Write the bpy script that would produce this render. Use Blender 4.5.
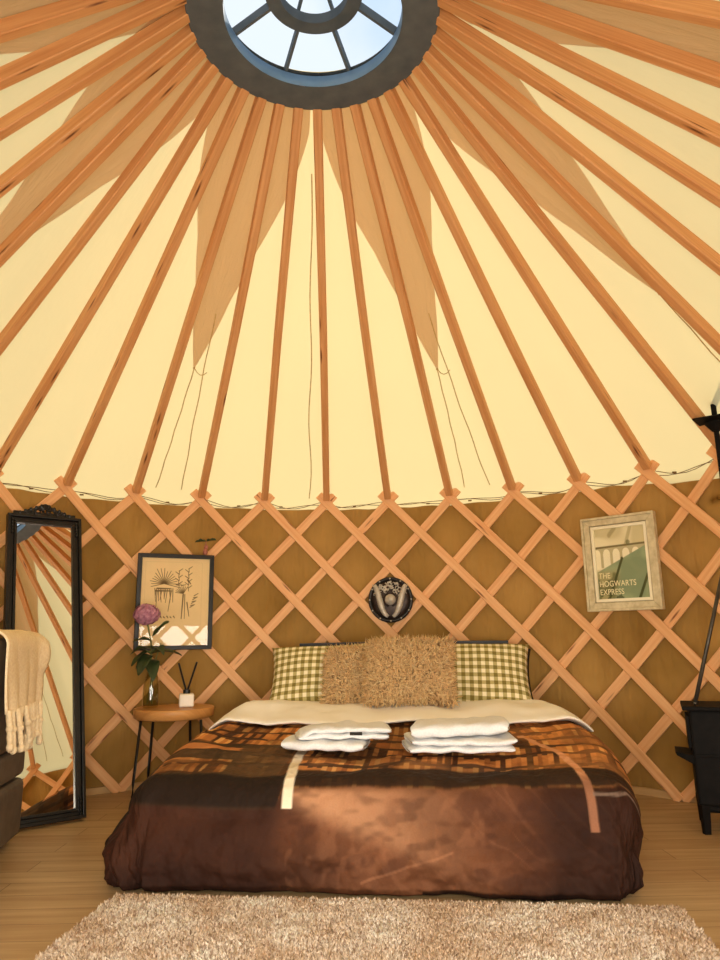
import bpy, bmesh, math, random
import numpy as np
from mathutils import Vector, Matrix, noise as mnoise
random.seed(7); rng = np.random.default_rng(7)
for o in list(bpy.data.objects): bpy.data.objects.remove(o)
SC = bpy.context.scene; COL = SC.collection
PI = math.pi

# ------------------------------------------------------------------ camera
cam_d = bpy.data.cameras.new('camera'); cam = bpy.data.objects.new('camera', cam_d); COL.objects.link(cam)
cam_d.sensor_fit = 'VERTICAL'; cam_d.sensor_height = 36.0; cam_d.lens = 710.29 / 960 * 36
cam_d.clip_start = 0.02; cam_d.clip_end = 300
cx_ = Vector((0.99981665, -0.01224727, -0.01472005)); cy_ = Vector((0.01173712, -0.21542883, 0.976449))
cz_ = cx_.cross(cy_).normalized(); cy_ = cz_.cross(cx_)
M = Matrix((cx_, cy_, cz_)).transposed().to_4x4(); M.translation = (0, 0, .86); cam.matrix_world = M
SC.camera = cam

# ------------------------------------------------------------------ world, sun, exposure
SC.view_settings.view_transform = 'Standard'; SC.view_settings.look = 'None'
SC.view_settings.gamma = 1.0; SC.view_settings.use_curve_mapping = False
SC.view_settings.exposure = 0.0
W = bpy.data.worlds.new('sky'); SC.world = W; W.use_nodes = True
wt = W.node_tree; wt.nodes.clear()
def N(t, typ, **kw):
    n = t.nodes.new(typ)
    for k, v in kw.items(): setattr(n, k, v)
    return n
wo = N(wt, 'ShaderNodeOutputWorld'); bg = N(wt, 'ShaderNodeBackground'); tc = N(wt, 'ShaderNodeTexCoord')
nz = N(wt, 'ShaderNodeTexNoise'); nz.inputs['Scale'].default_value = 2.2; nz.inputs['Detail'].default_value = 6
cr = N(wt, 'ShaderNodeValToRGB'); cr.color_ramp.elements[0].position = .42; cr.color_ramp.elements[1].position = .60
cr.color_ramp.elements[0].color = (.42, .66, 1.0, 1); cr.color_ramp.elements[1].color = (.84, .93, 1.0, 1)
wt.links.new(tc.outputs['Generated'], nz.inputs['Vector']); wt.links.new(nz.outputs['Fac'], cr.inputs['Fac'])
wt.links.new(cr.outputs['Color'], bg.inputs['Color']); wt.links.new(bg.outputs[0], wo.inputs[0])
bg.inputs['Strength'].default_value = 1.05
sun_d = bpy.data.lights.new('sun', 'SUN'); sun = bpy.data.objects.new('sun', sun_d); COL.objects.link(sun)
sun_d.energy = 2.9; sun_d.color = (1.0, .93, .8); sun_d.angle = math.radians(2)
sun.rotation_euler = Vector((.10, .77, .62)).to_track_quat('Z', 'Y').to_euler(); sun.location = (1, 8, 8)

DOORW_W, WIN_W = 84.0, 36.0      # watts of daylight through the doorway and each window

# ------------------------------------------------------------------ constants of the tent
CX, CY = -.1204, 2.3565
RW, ZH = 2.4183, 1.765
RC, ZC = .4869, 3.248
ZT = ZC + .045            # height of the rafter ends at the ring
PH = -.01508
NR = 36
DOOR = math.radians(177); DOORW = math.radians(11.5)
def cyl(r, a, z): return Vector((CX + r * math.sin(a), CY + r * math.cos(a), z))
SL = Vector((RW - RC, ZH - ZT)); SL.normalize()
NRM = (-SL.y, SL.x)               # outward normal in (rho, z)
def cone(rho, a, off=0.0):
    z = ZH + (RW - rho) / (RW - RC) * (ZT - ZH)
    return cyl(rho + NRM[0] * off, a, z + NRM[1] * off)

# ------------------------------------------------------------------ mesh helper
class MB:
    def __init__(s): s.v = []; s.f = []; s.uv = []; s.cols = None
    def add(s, vs, fs, uvs=None):
        b = len(s.v); s.v += [tuple(p) for p in vs]
        s.uv += list(uvs) if uvs is not None else [(p[0], p[2] + p[1]) for p in vs]
        s.f += [tuple(i + b for i in f) for f in fs]
        return s
    def box(s, c, size, R=None):
        hx, hy, hz = [k / 2 for k in size]; R = R or Matrix.Identity(3); c = Vector(c)
        sg = [(-1,-1,-1),(1,-1,-1),(1,1,-1),(-1,1,-1),(-1,-1,1),(1,-1,1),(1,1,1),(-1,1,1)]
        vs = [c + R @ Vector((a*hx, b*hy, d*hz)) for a, b, d in sg]
        long = max(range(3), key=lambda i: size[i]); oth = [i for i in range(3) if i != long]
        uv = [(k[long]*size[long]/2 + c.x*3.1 + c.z, k[oth[0]]*size[oth[0]]/2 + k[oth[1]]*size[oth[1]]/2 + c.y) for k in sg]
        return s.add(vs, [(3,2,1,0),(4,5,6,7),(0,1,5,4),(1,2,6,5),(2,3,7,6),(3,0,4,7)], uv)
    def sweep(s, pts, section, up, closed=False, u0=0.0, cap=True, scale=None):
        """section: list of (a,b) offsets along side and up axes; up: vector or function of index"""
        n = len(pts); m = len(section); vs = []; uv = []; L = u0; fs = []
        pts = [Vector(p) for p in pts]
        per = [0]
        for k in range(m): per.append(per[-1] + (Vector(section[k]) - Vector(section[(k+1) % m])).length)
        for i, p in enumerate(pts):
            if closed: t = pts[(i+1) % n] - pts[i-1]
            else: t = pts[min(i+1, n-1)] - pts[max(i-1, 0)]
            t.normalize(); u = Vector(up(i)) if callable(up) else Vector(up)
            sd = t.cross(u)
            if sd.length < 1e-5: sd = t.cross(Vector((.3, .9, .2)))
            sd.normalize(); uu = sd.cross(t)
            if i: L += (p - pts[i-1]).length
            k_ = scale(i / max(1, n-1)) if scale else 1
            for k, (a, b) in enumerate(section):
                vs.append(p + sd * a * k_ + uu * b * k_); uv.append((L, per[k] + u0 * .37))
        for i in range(n if closed else n - 1):
            j = (i + 1) % n
            for k in range(m):
                k2 = (k + 1) % m
                fs.append((i*m+k, i*m+k2, j*m+k2, j*m+k))
        if not closed and cap:
            fs.append(tuple(range(m-1, -1, -1))); fs.append(tuple((n-1)*m + k for k in range(m)))
        return s.add(vs, fs, uv)
    def tube(s, pts, r, seg=8, closed=False, scale=None):
        sec = [(r*math.cos(2*PI*k/seg), r*math.sin(2*PI*k/seg)) for k in range(seg)]
        pts = [Vector(p) for p in pts]
        d = (pts[-1] - pts[0]); up = Vector((0, 0, 1)) if abs(d.normalized().z) < .9 and d.length > 1e-4 else Vector((0, 1, .01))
        return s.sweep(pts, sec, up, closed, scale=scale)
    def bar(s, a, b, w, h, up=(0, 0, 1), u0=0.0):
        return s.sweep([a, b], [(-w/2,-h/2),(w/2,-h/2),(w/2,h/2),(-w/2,h/2)], up, u0=u0)
    def lathe(s, prof, c, seg=32, R=None, caps=True):
        R = R or Matrix.Identity(3); c = Vector(c); m = len(prof); vs = []; fs = []; uv = []
        for k in range(seg):
            a = 2*PI*k/seg
            for (r, z) in prof:
                vs.append(c + R @ Vector((r*math.cos(a), r*math.sin(a), z))); uv.append((r*math.cos(a), r*math.sin(a) + z))
        for k in range(seg):
            k2 = (k+1) % seg
            for i in range(m-1): fs.append((k*m+i, k2*m+i, k2*m+i+1, k*m+i+1))
        if caps:
            if prof[0][0] > 1e-6: fs.append(tuple(k*m for k in range(seg-1, -1, -1)))
            if prof[-1][0] > 1e-6: fs.append(tuple(k*m+m-1 for k in range(seg)))
        return s.add(vs, fs, uv)
    def grid(s, fn, nu, nv, wrap_u=False, uvf=None, skip=None):
        vs = []; uv = []; fs = []
        for j in range(nv + 1):
            for i in range(nu if wrap_u else nu + 1):
                u, v = i / nu, j / nv
                vs.append(fn(u, v)); uv.append(uvf(u, v) if uvf else (u, v))
        w = nu if wrap_u else nu + 1
        for j in range(nv):
            for i in range(nu):
                if skip and skip((i + .5) / nu, (j + .5) / nv): continue
                i2 = (i + 1) % w
                fs.append((j*w+i, j*w+i2, (j+1)*w+i2, (j+1)*w+i))
        return s.add(vs, fs, uv)
    def ball(s, c, r, seg=12, rings=8, R=None):
        rx = r if hasattr(r, '__len__') else (r, r, r); R = R or Matrix.Identity(3); c = Vector(c)
        return s.grid(lambda u, v: c + R @ Vector((rx[0]*math.sin(PI*v)*math.cos(2*PI*u), rx[1]*math.sin(PI*v)*math.sin(2*PI*u), rx[2]*math.cos(PI*v))), seg, rings, True)
    def build(s, name, mat, parent=None, origin=None, smooth=False, bev=0, bevseg=2, subd=0, solid=0):
        o0 = Vector(origin) if origin is not None else (Vector(parent['_at']) if parent is not None and '_at' in parent else Vector((0, 0, 0)))
        me = bpy.data.meshes.new(name)
        V = np.array(s.v, dtype=np.float64) - np.array(o0)
        me.from_pydata(V.tolist(), [], s.f)
        uvl = me.uv_layers.new(name='UVMap'); li = np.zeros(len(me.loops), dtype=np.int32); me.loops.foreach_get('vertex_index', li)
        uvl.data.foreach_set('uv', np.array(s.uv, dtype=np.float32)[li].ravel())
        if s.cols is not None:
            ca = me.color_attributes.new('print', 'FLOAT_COLOR', 'POINT')
            ca.data.foreach_set('color', np.concatenate([s.cols, np.ones((len(s.cols), 1))], 1).astype(np.float32).ravel())
        me.materials.append(mat)
        if smooth: me.polygons.foreach_set('use_smooth', [True] * len(me.polygons))
        me.validate(); me.update()
        o = bpy.data.objects.new(name, me); COL.objects.link(o)
        if parent is not None:
            o.parent = parent
            if origin is not None: o.location = o0 - Vector(parent['_at'])
        else: o.location = o0
        o['_at'] = tuple(o0)
        if bev:
            m = o.modifiers.new('bevel', 'BEVEL'); m.width = bev; m.segments = bevseg; m.limit_method = 'ANGLE'; m.angle_limit = math.radians(40)
        if subd:
            m = o.modifiers.new('subd', 'SUBSURF'); m.levels = subd; m.render_levels = subd
        if solid:
            m = o.modifiers.new('solid', 'SOLIDIFY'); m.thickness = solid
        return o
def tag(o, label=None, cat=None, group=None, kind=None):
    if label: o['label'] = label
    if cat: o['category'] = cat
    if group: o['group'] = group
    if kind: o['kind'] = kind
    return o
def empty(name, loc, label=None, cat=None, group=None):
    o = bpy.data.objects.new(name, None); COL.objects.link(o); o.location = loc; o['_at'] = tuple(loc)
    o.empty_display_size = .1
    return tag(o, label, cat, group)
def basis(x, y, z): return Matrix((Vector(x), Vector(y), Vector(z))).transposed()

# ------------------------------------------------------------------ materials
def srgb(r, g, b):
    f = lambda c: (c/255/12.92) if c/255 <= .04045 else ((c/255 + .055)/1.055) ** 2.4
    return (f(r), f(g), f(b), 1)
def mat(name): 
    m = bpy.data.materials.new(name); m.use_nodes = True; t = m.node_tree; t.nodes.clear()
    out = N(t, 'ShaderNodeOutputMaterial'); return m, t, out
def L(t, a, b): t.links.new(a, b)
def pbsdf(t, out, rough=.6, metal=0.0, spec=.4):
    p = N(t, 'ShaderNodeBsdfPrincipled'); p.inputs['Roughness'].default_value = rough; p.inputs['Metallic'].default_value = metal
    p.inputs['Specular IOR Level'].default_value = spec; L(t, p.outputs[0], out.inputs[0]); return p
def ramp(t, fac, stops):
    r = N(t, 'ShaderNodeValToRGB'); e = r.color_ramp.elements
    while len(e) < len(stops): e.new(.5)
    for k, (p, c) in enumerate(stops): e[k].position = p; e[k].color = c
    L(t, fac, r.inputs['Fac']); return r.outputs['Color']
def mapped(t, src='UV', scale=(1, 1, 1), rot=(0, 0, 0)):
    tc = N(t, 'ShaderNodeTexCoord'); mp = N(t, 'ShaderNodeMapping'); mp.inputs['Scale'].default_value = scale; mp.inputs['Rotation'].default_value = rot
    L(t, tc.outputs[src], mp.inputs[0]); return mp.outputs[0]
def noisef(t, vec, scale, detail=3, rough=.5):
    n = N(t, 'ShaderNodeTexNoise'); n.inputs['Scale'].default_value = scale; n.inputs['Detail'].default_value = detail; n.inputs['Roughness'].default_value = rough
    L(t, vec, n.inputs['Vector']); return n.outputs['Fac']
def bump(t, p, h, strength=.3, dist=.01):
    b = N(t, 'ShaderNodeBump'); b.inputs['Strength'].default_value = strength; b.inputs['Distance'].default_value = dist
    L(t, h, b.inputs['Height']); L(t, b.outputs[0], p.inputs['Normal']); return b
def mixc(t, fac, a, b, mode='MIX'):
    m = N(t, 'ShaderNodeMix', data_type='RGBA', blend_type=mode)
    for s, k in ((fac, 0), (a, 6), (b, 7)):
        if hasattr(s, 'is_output'): L(t, s, m.inputs[k])
        else: m.inputs[k].default_value = s
    return m.outputs[2]
def mathn(t, op, a, b=None):
    m = N(t, 'ShaderNodeMath', operation=op)
    for s, k in ((a, 0), (b, 1)):
        if s is None: continue
        if hasattr(s, 'is_output'): L(t, s, m.inputs[k])
        else: m.inputs[k].default_value = s
    return m.outputs[0]
def simple(name, c1, c2=None, rough=.6, metal=0.0, spec=.4, scale=8, bmp=0, src='Object', bdist=.005):
    m, t, out = mat(name); p = pbsdf(t, out, rough, metal, spec)
    v = mapped(t, src); n = noisef(t, v, scale, 4)
    L(t, ramp(t, n, [(.3, c1), (.7, c2 or c1)]), p.inputs['Base Color'])
    if bmp: bump(t, p, n, bmp, bdist)
    return m
def wood(name, dark, light, knot=None, sx=2.0, sy=55, rough=.55, knots=True, spec=.3):
    m, t, out = mat(name); p = pbsdf(t, out, rough, 0, spec)
    v = mapped(t, 'UV', (sx, sy, 1)); n = noisef(t, v, 1.0, 5, .6)
    c = ramp(t, n, [(.28, dark), (.72, light)])
    v2 = mapped(t, 'UV', (.55, .8, 1)); n2 = noisef(t, v2, 1.0, 2); c = mixc(t, mathn(t, 'MULTIPLY', n2, .30), c, dark)
    if knots:
        v3 = mapped(t, 'UV', (2.6, 22, 1)); vo = N(t, 'ShaderNodeTexVoronoi'); vo.inputs['Scale'].default_value = 1.0; L(t, v3, vo.inputs['Vector'])
        k = ramp(t, vo.outputs['Distance'], [(.05, (1, 1, 1, 1)), (.16, (0, 0, 0, 1))])
        c = mixc(t, k, c, knot or tuple(x * .35 for x in dark[:3]) + (1,))
    L(t, c, p.inputs['Base Color']); bump(t, p, n, .15, .002); return m

def canvas_mat(name, tcol, rcol, wr=.35):
    m, t, out = mat(name)
    tr = N(t, 'ShaderNodeBsdfTranslucent'); df = N(t, 'ShaderNodeBsdfDiffuse'); ad = N(t, 'ShaderNodeAddShader')
    v = mapped(t, 'Object'); n = noisef(t, v, 1.3, 5, .55)
    L(t, mixc(t, n, tuple(c*.90 for c in tcol[:3]) + (1,), tcol), tr.inputs['Color']); df.inputs['Color'].default_value = rcol
    v2 = mapped(t, 'UV', (34, 5, 1)); n2 = noisef(t, v2, 1.0, 4, .6)
    b = N(t, 'ShaderNodeBump'); b.inputs['Strength'].default_value = wr; b.inputs['Distance'].default_value = .02
    L(t, n2, b.inputs['Height']); L(t, b.outputs[0], tr.inputs['Normal']); L(t, b.outputs[0], df.inputs['Normal'])
    L(t, tr.outputs[0], ad.inputs[0]); L(t, df.outputs[0], ad.inputs[1]); L(t, ad.outputs[0], out.inputs[0]); return m

m_canvas = canvas_mat('roof_canvas', (.60, .44, .19, 1), (.30, .25, .16, 1))
m_star = canvas_mat('star_canvas', (.50, .36, .24, 1), (.26, .18, .12, 1), .6)
m_slat = wood('slat_pine', srgb(226, 160, 104), srgb(248, 200, 146), srgb(140, 80, 44))
m_rafter = wood('rafter_pine', srgb(196, 132, 76), srgb(228, 174, 118), srgb(104, 58, 28))
m_ring = simple('ring_paint', srgb(76, 84, 88), srgb(94, 100, 102), .7, scale=14)
m_black = simple('black_lacquer', srgb(20, 18, 16), srgb(34, 30, 26), .38, scale=20)
m_iron = simple('cast_iron', srgb(10, 9, 8), srgb(20, 17, 15), .7, spec=.15, scale=30, bmp=.15)
m_rod = simple('grey_metal', srgb(60, 56, 50), srgb(90, 84, 74), .4, .6, scale=20)
m_white = simple('white_towel', srgb(226, 226, 226), srgb(238, 238, 238), .95, spec=.1, scale=120, bmp=.5, bdist=.004)
m_sheet = simple('cream_cotton', srgb(250, 244, 230), srgb(254, 250, 240), .9, spec=.1, scale=6)
m_darkfab = simple('charcoal_cotton', srgb(46, 42, 40), srgb(60, 56, 52), .9, spec=.1, scale=12)
m_leather = simple('brown_grey_leather', srgb(84, 72, 60), srgb(104, 90, 76), .5, scale=16, bmp=.25)
m_throw = simple('cream_knit', srgb(236, 210, 168), srgb(250, 230, 192), .95, spec=.05, scale=90, bmp=.6)
m_gold = simple('pale_wood_frame', srgb(190, 174, 134), srgb(222, 208, 170), .6, scale=30)
m_string = simple('string', srgb(176, 144, 90), srgb(206, 172, 114), .9, scale=40)
m_cord = simple('dark_cord', srgb(104, 74, 40), srgb(124, 92, 54), .9, scale=40)
m_leaf = simple('leaf_green', srgb(38, 50, 24), srgb(66, 78, 40), .5, scale=12)
m_stem = simple('stem_green', srgb(88, 96, 46), srgb(120, 124, 66), .6, scale=12)
m_petal = simple('petal_pink', srgb(150, 84, 112), srgb(206, 150, 166), .7, scale=40)
m_ceramic = simple('white_ceramic', srgb(232, 220, 200), srgb(244, 236, 220), .35, scale=10)
m_paper = simple('cream_paper', srgb(236, 206, 152), srgb(246, 220, 172), .8, scale=5)
m_ink = simple('brown_ink', srgb(84, 62, 36), srgb(112, 84, 50), .8, scale=60)
m_tabletop = wood('acacia_top', srgb(186, 126, 66), srgb(222, 164, 98), None, 5, 30, .4, False)
m_base = wood('skirting', srgb(190, 150, 98), srgb(212, 176, 124), None, 1, 20, .5, False)
m_bone = simple('silvered_metal', srgb(170, 160, 144), srgb(214, 204, 188), .45, .2, scale=40)
m_bronze = simple('dark_bronze', srgb(40, 30, 26), srgb(66, 52, 44), .4, .5, scale=40)

def glass_mat(name, tint=(1, 1, 1, 1), refl=1.0):
    m, t, out = mat(name); tr = N(t, 'ShaderNodeBsdfTransparent'); gl = N(t, 'ShaderNodeBsdfGlossy'); mx = N(t, 'ShaderNodeMixShader'); fr = N(t, 'ShaderNodeFresnel')
    fr.inputs['IOR'].default_value = 1.45; gl.inputs['Roughness'].default_value = 0.0; tr.inputs['Color'].default_value = tint
    ge = N(t, 'ShaderNodeNewGeometry'); L(t, mathn(t, 'MULTIPLY', mathn(t, 'MULTIPLY', fr.outputs[0], refl), mathn(t, 'SUBTRACT', 1.0, ge.outputs['Backfacing'])), mx.inputs[0]); L(t, tr.outputs[0], mx.inputs[1]); L(t, gl.outputs[0], mx.inputs[2]); L(t, mx.outputs[0], out.inputs[0]); return m
m_pane = glass_mat('clear_dome'); m_pglass = glass_mat('picture_glass'); m_vase = glass_mat('vase_glass', (.84, .85, .72, 1), 2.6)
m_mir, t_, o_ = mat('mirror_silver'); g_ = N(t_, 'ShaderNodeBsdfGlossy'); g_.inputs['Roughness'].default_value = 0; g_.inputs['Color'].default_value = (.9, .9, .88, 1); L(t_, g_.outputs[0], o_.inputs[0])

# khaki wall canvas
m_wall, t, out = mat('khaki_wall_canvas'); p = pbsdf(t, out, .9, 0, .1)
v = mapped(t, 'Object'); n = noisef(t, v, 2.2, 4)
L(t, ramp(t, n, [(.28, srgb(150, 114, 56)), (.72, srgb(186, 144, 80))]), p.inputs['Base Color'])
v2 = mapped(t, 'Object', (1, 1, .35)); bump(t, p, noisef(t, v2, 3.4, 4), 1.0, .10)

# floor boards along x
m_floor, t, out = mat('oak_laminate'); p = pbsdf(t, out, .42, 0, .4)
tc = N(t, 'ShaderNodeTexCoord'); br = N(t, 'ShaderNodeTexBrick'); br.offset = .37; br.inputs['Scale'].default_value = 1; br.inputs['Mortar Size'].default_value = .0012
br.inputs['Brick Width'].default_value = 1.25; br.inputs['Row Height'].default_value = .13; br.inputs['Bias'].default_value = 0
br.inputs['Color1'].default_value = (0, 0, 0, 1); br.inputs['Color2'].default_value = (1, 1, 1, 1); br.inputs['Mortar'].default_value = (.5, .5, .5, 1)
L(t, tc.outputs['Object'], br.inputs['Vector'])
v = mapped(t, 'Object', (1.6, 24, 1)); n = noisef(t, v, 1.0, 6, .62)
c = ramp(t, n, [(.25, srgb(164, 130, 88)), (.75, srgb(206, 176, 130))])
c = mixc(t, mathn(t, 'MULTIPLY', br.outputs['Color'], .30), c, srgb(140, 96, 54))
c = mixc(t, br.outputs['Fac'], c, srgb(90, 60, 34)); L(t, c, p.inputs['Base Color']); bump(t, p, n, .05, .002)

# gingham
m_ging, t, out = mat('green_gingham'); p = pbsdf(t, out, .95, 0, .05)
tc = N(t, 'ShaderNodeTexCoord'); sp = N(t, 'ShaderNodeSeparateXYZ'); L(t, tc.outputs['UV'], sp.inputs[0])
def stripe(s): return mathn(t, 'GREATER_THAN', mathn(t, 'FRACT', mathn(t, 'MULTIPLY', s, 1/.045)), .5)
sm = mathn(t, 'MULTIPLY', mathn(t, 'ADD', stripe(sp.outputs[0]), stripe(sp.outputs[1])), .5)
L(t, ramp(t, sm, [(0.0, srgb(244, 232, 196)), (.5, srgb(186, 172, 116)), (1.0, srgb(128, 114, 60))]), p.inputs['Base Color'])

def attr_mat(name, rough=.85, spec=.1):
    m, t, out = mat(name); p = pbsdf(t, out, rough, 0, spec); a = N(t, 'ShaderNodeVertexColor'); a.layer_name = 'print'
    v = mapped(t, 'UV'); n = noisef(t, v, 160, 2); L(t, mixc(t, .22, a.outputs['Color'], ramp(t, n, [(.3, (.6, .6, .6, 1)), (.7, (1, 1, 1, 1))]), 'MULTIPLY'), p.inputs['Base Color']); return m
m_duvet = attr_mat('printed_duvet', .75, .12)
_t = m_duvet.node_tree; _p = [n for n in _t.nodes if n.type == 'BSDF_PRINCIPLED'][0]
_v = mapped(_t, 'UV', (1, .8, 1), (0, 0, .5)); bump(_t, _p, noisef(_t, _v, 7, 3, .55), .9, .05); m_fur = attr_mat('fur', .9, .1); m_pile = attr_mat('rug_pile', .95, .05)

# ================================================================== SETTING
def struct(o): o['kind'] = 'structure'; return o
g = MB(); g.lathe([(0, 0), (60, 0)], (0, 0, -.25), 64); struct(g.build('ground', simple('grass_ground', srgb(96, 110, 56), srgb(130, 136, 80), .95, scale=2)))
f = MB(); f.lathe([(0, 0), (2.62, 0), (2.62, -.24), (0, -.24)], (CX, CY, 0), 96); struct(f.build('floor', m_floor))

# wall canvas: cylinder with doorway and two clear windows behind the camera
WIN = [DOOR - math.radians(40), DOOR + math.radians(40)]; WINW = math.radians(13); WZ0, WZ1 = .40, 1.04; WTOP = 1.715
def adiff(a, b): return abs((a - b + PI) % (2*PI) - PI)
wl = MB()
def wallp(u, v):
    a = u*2*PI; z = v*WTOP
    r = RW + .048 + .010*math.sin(a*NR + .6)*(.3+.7*v) + .014*mnoise.noise(Vector((a*7, z*2.2, 0))) + .014*mnoise.noise(Vector((a*24, z*1.6, 5))) - .006
    edge = .012*mnoise.noise(Vector((a*14, 3, 1))) if v > .99 else 0
    droop = .075*max(0, min(1, (math.degrees(a) - 44)/16))*max(0, min(1, (110 - math.degrees(a))/20)) if v > .9 else 0
    return cyl(r, a, z + edge - droop)
def wskip(u, v):
    a = u*2*PI; z = v*WTOP
    if adiff(a, DOOR) < DOORW: return True
    return any(adiff(a, w) < WINW and WZ0 < z < WZ1 for w in WIN)
wl.grid(wallp, 720, 30, True, lambda u, v: (u*2*PI*RW, v*WTOP), wskip); struct(wl.build('wall_round', m_wall, smooth=True))
for k, w in enumerate(WIN):
    pn = MB(); pn.grid(lambda u, v: cyl(RW + .05, w - WINW + 2*WINW*u, WZ0 + (WZ1-WZ0)*v), 20, 1); wn = struct(pn.build(f'window_{k+1}', m_pane, smooth=True))
# door frame
dr = MB()
for s in (-1, 1):
    a = DOOR + s*DOORW; b = cyl(RW+.02, a, 0); tang = Vector((math.cos(a), -math.sin(a), 0)); rad = Vector((math.sin(a), math.cos(a), 0))
    dr.box(b + Vector((0, 0, .87)), (.08, .12, 1.74), basis(tang, rad, (0, 0, 1)))
a = DOOR; tang = Vector((math.cos(a), -math.sin(a), 0)); rad = Vector((math.sin(a), math.cos(a), 0))
dr.box(cyl(RW - .02, a, 1.73), (1.05, .12, .09), basis(tang, rad, (0, 0, 1)))
struct(dr.build('door_1', m_base))
bb = MB(); secb = [(RW+.012, 0), (RW+.034, 0), (RW+.034, .055), (RW+.012, .055)]
a0, a1 = DOOR + DOORW - 2*PI, DOOR - DOORW
bb.sweep([cyl(RW+.023, a0 + (a1-a0)*k/240, .018) for k in range(241)], [(-.011,-.018),(.011,-.018),(.011,.018),(-.011,.018)], (0, 0, 1))
struct(bb.build('baseboard_round', m_base))
# roof canvas (ceiling)
rc = MB()
def roofp(u, v):
    a = u*2*PI
    rho = .40 + (RW + .10 - .40)*min(1, v/.93)
    off = .040 + .006*mnoise.noise(Vector((math.sin(a)*3, math.cos(a)*3, rho*2))) - .006*abs(math.sin((a-PH)*NR/2))*min(1, max(0, rho-.6))
    if v <= .93: return cone(rho, a, off)
    p = cone(RW + .10, a, off); p.z -= (v-.93)/.07*.28; return p
rc.grid(roofp, 288, 42, True, lambda u, v: (u, v)); struct(rc.build('ceiling', m_canvas, smooth=True))

# ================================================================== ROOF STAR (inner lining), its strings
SP = [-27, 22.5, 68, 113, 158, 203, 248, 288]
star = MB(); TAB = [(.52, 22.6), (.66, 22.3), (.83, 18), (1.1, 11), (1.22, 8.2), (1.48, 4.3), (1.90, 0.15)]
# star outline in (rho, angle): inner ring closed, spikes taper
rr, hh = [t[0]*.86 + .03 for t in TAB], [t[1] for t in TAB]
SOFF = .026
for sdeg in SP:
    def sp_fn(u, v, sdeg=sdeg):
        rho = rr[0] - .06 + (rr[-1] - rr[0] + .06)*v; h = float(np.interp(rho, rr, hh)) 
        a = math.radians(sdeg + (2*u-1)*h)
        return cone(rho, a, SOFF - .004*mnoise.noise(Vector((a*9, rho*6, 1))) - .002)
    star.grid(sp_fn, 16, 40, False, lambda u, v, s=sdeg: (u*.2 + s, v))
so = star.build('roof_star_lining', m_star, smooth=True, origin=(CX, CY, 3.0))
tag(so, 'beige eight-pointed star of lining fabric spreading around the skylight under the canvas', 'roof lining')
for i, sdeg in enumerate(SP):
    if abs(sdeg) > 120 and sdeg != 288: continue
    a = math.radians(sdeg); da = math.radians(1.7)
    tip = cone(rr[-1], a, .020)
    sm_ = MB()
    pts = [tip]; 
    for k in range(1, 13):
        q = k/12; pts.append(cone(rr[-1] + (RW - .04 - rr[-1])*q, a - da*.5*q + .0012*math.sin(k*1.9 + i), .020))
    sm_.tube(pts, .003, 5)
    pts = []
    for k in range(15):
        q = k/14; rho = rr[-1] - .28 + (RW - .04 - rr[-1] + .28)*q
        pts.append(cone(rho, a + da*(.9 + .9*q) + .0016*math.sin(k*1.3 + i*2), .020))
    sm_.tube(pts, .003, 5)
    e = cone(rr[-1] + .02, a, .020); f2 = cone(rr[-1] + .01, a + da*1.5, .012)
    sm_.tube([tip.lerp(f2, q) + Vector((0, 0, -.03*math.sin(PI*q))) for q in (0, .25, .5, .75, 1)], .0025, 5)
    sm_.ball(tip, .007, 8, 5)
    sm_.build('tie_string', m_string, so)
# canvas seam strips on the ceiling
smb = MB()
for deg in (-3.6,):
    a = math.radians(deg); smb.sweep([cone(.75 + (RW-.75)*k/20, a + math.radians(.25)*math.sin(k*.8), .033) for k in range(21)], [(-.003,-.001),(.003,-.001),(.003,.001),(-.003,.001)], lambda i: (0, 0, 1))
struct(smb.build('trim_1', m_string))

# ================================================================== RAFTERS
RAF = {}
def rafter_label(k):
    if k == 1: return 'pine roof rafter standing straight above the round shield'
    words = ['', 'first', 'second', 'third', 'fourth', 'fifth', 'sixth', 'seventh', 'eighth', 'ninth', 'tenth', 'eleventh', 'twelfth']
    d = k - 1
    if -12 <= d <= 12:
        return f"pine roof rafter, {words[abs(d)]} to the {'right' if d > 0 else 'left'} of the one above the round shield"
    return 'pine roof rafter behind the viewer on the door side of the skylight'
for k in range(-17, 19):
    a = PH + 2*PI*k/NR
    b = MB(); rj = random.Random(k)
    al = a + math.radians({4: .1, 5: .35, 6: .95, 7: 1.05, 8: .85, 9: .5}.get(k, 0))   # the rafters are not spaced quite evenly on the right
    lo, hi = cone(RW - .022, al, -.006), cone(RC - .01, a, -.008)
    tw = Vector((math.cos(a), -math.sin(a), 0))
    mid = lo.lerp(hi, .5) + tw*rj.uniform(-.006, .006)
    n_ = Vector((NRM[0]*math.sin(a), NRM[0]*math.cos(a), NRM[1]))
    b.sweep([lo, lo.lerp(mid, .5), mid, mid.lerp(hi, .5), hi], [(-.0215,-.026),(.0215,-.026),(.0215,.026),(-.0215,.026)], n_, u0=k*2.37)
    o = b.build('roof_rafter', m_rafter, origin=lo, bev=.004, bevseg=1)
    d = k - 1
    tag(o, rafter_label(k), 'rafter', 'roof rafters')

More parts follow.
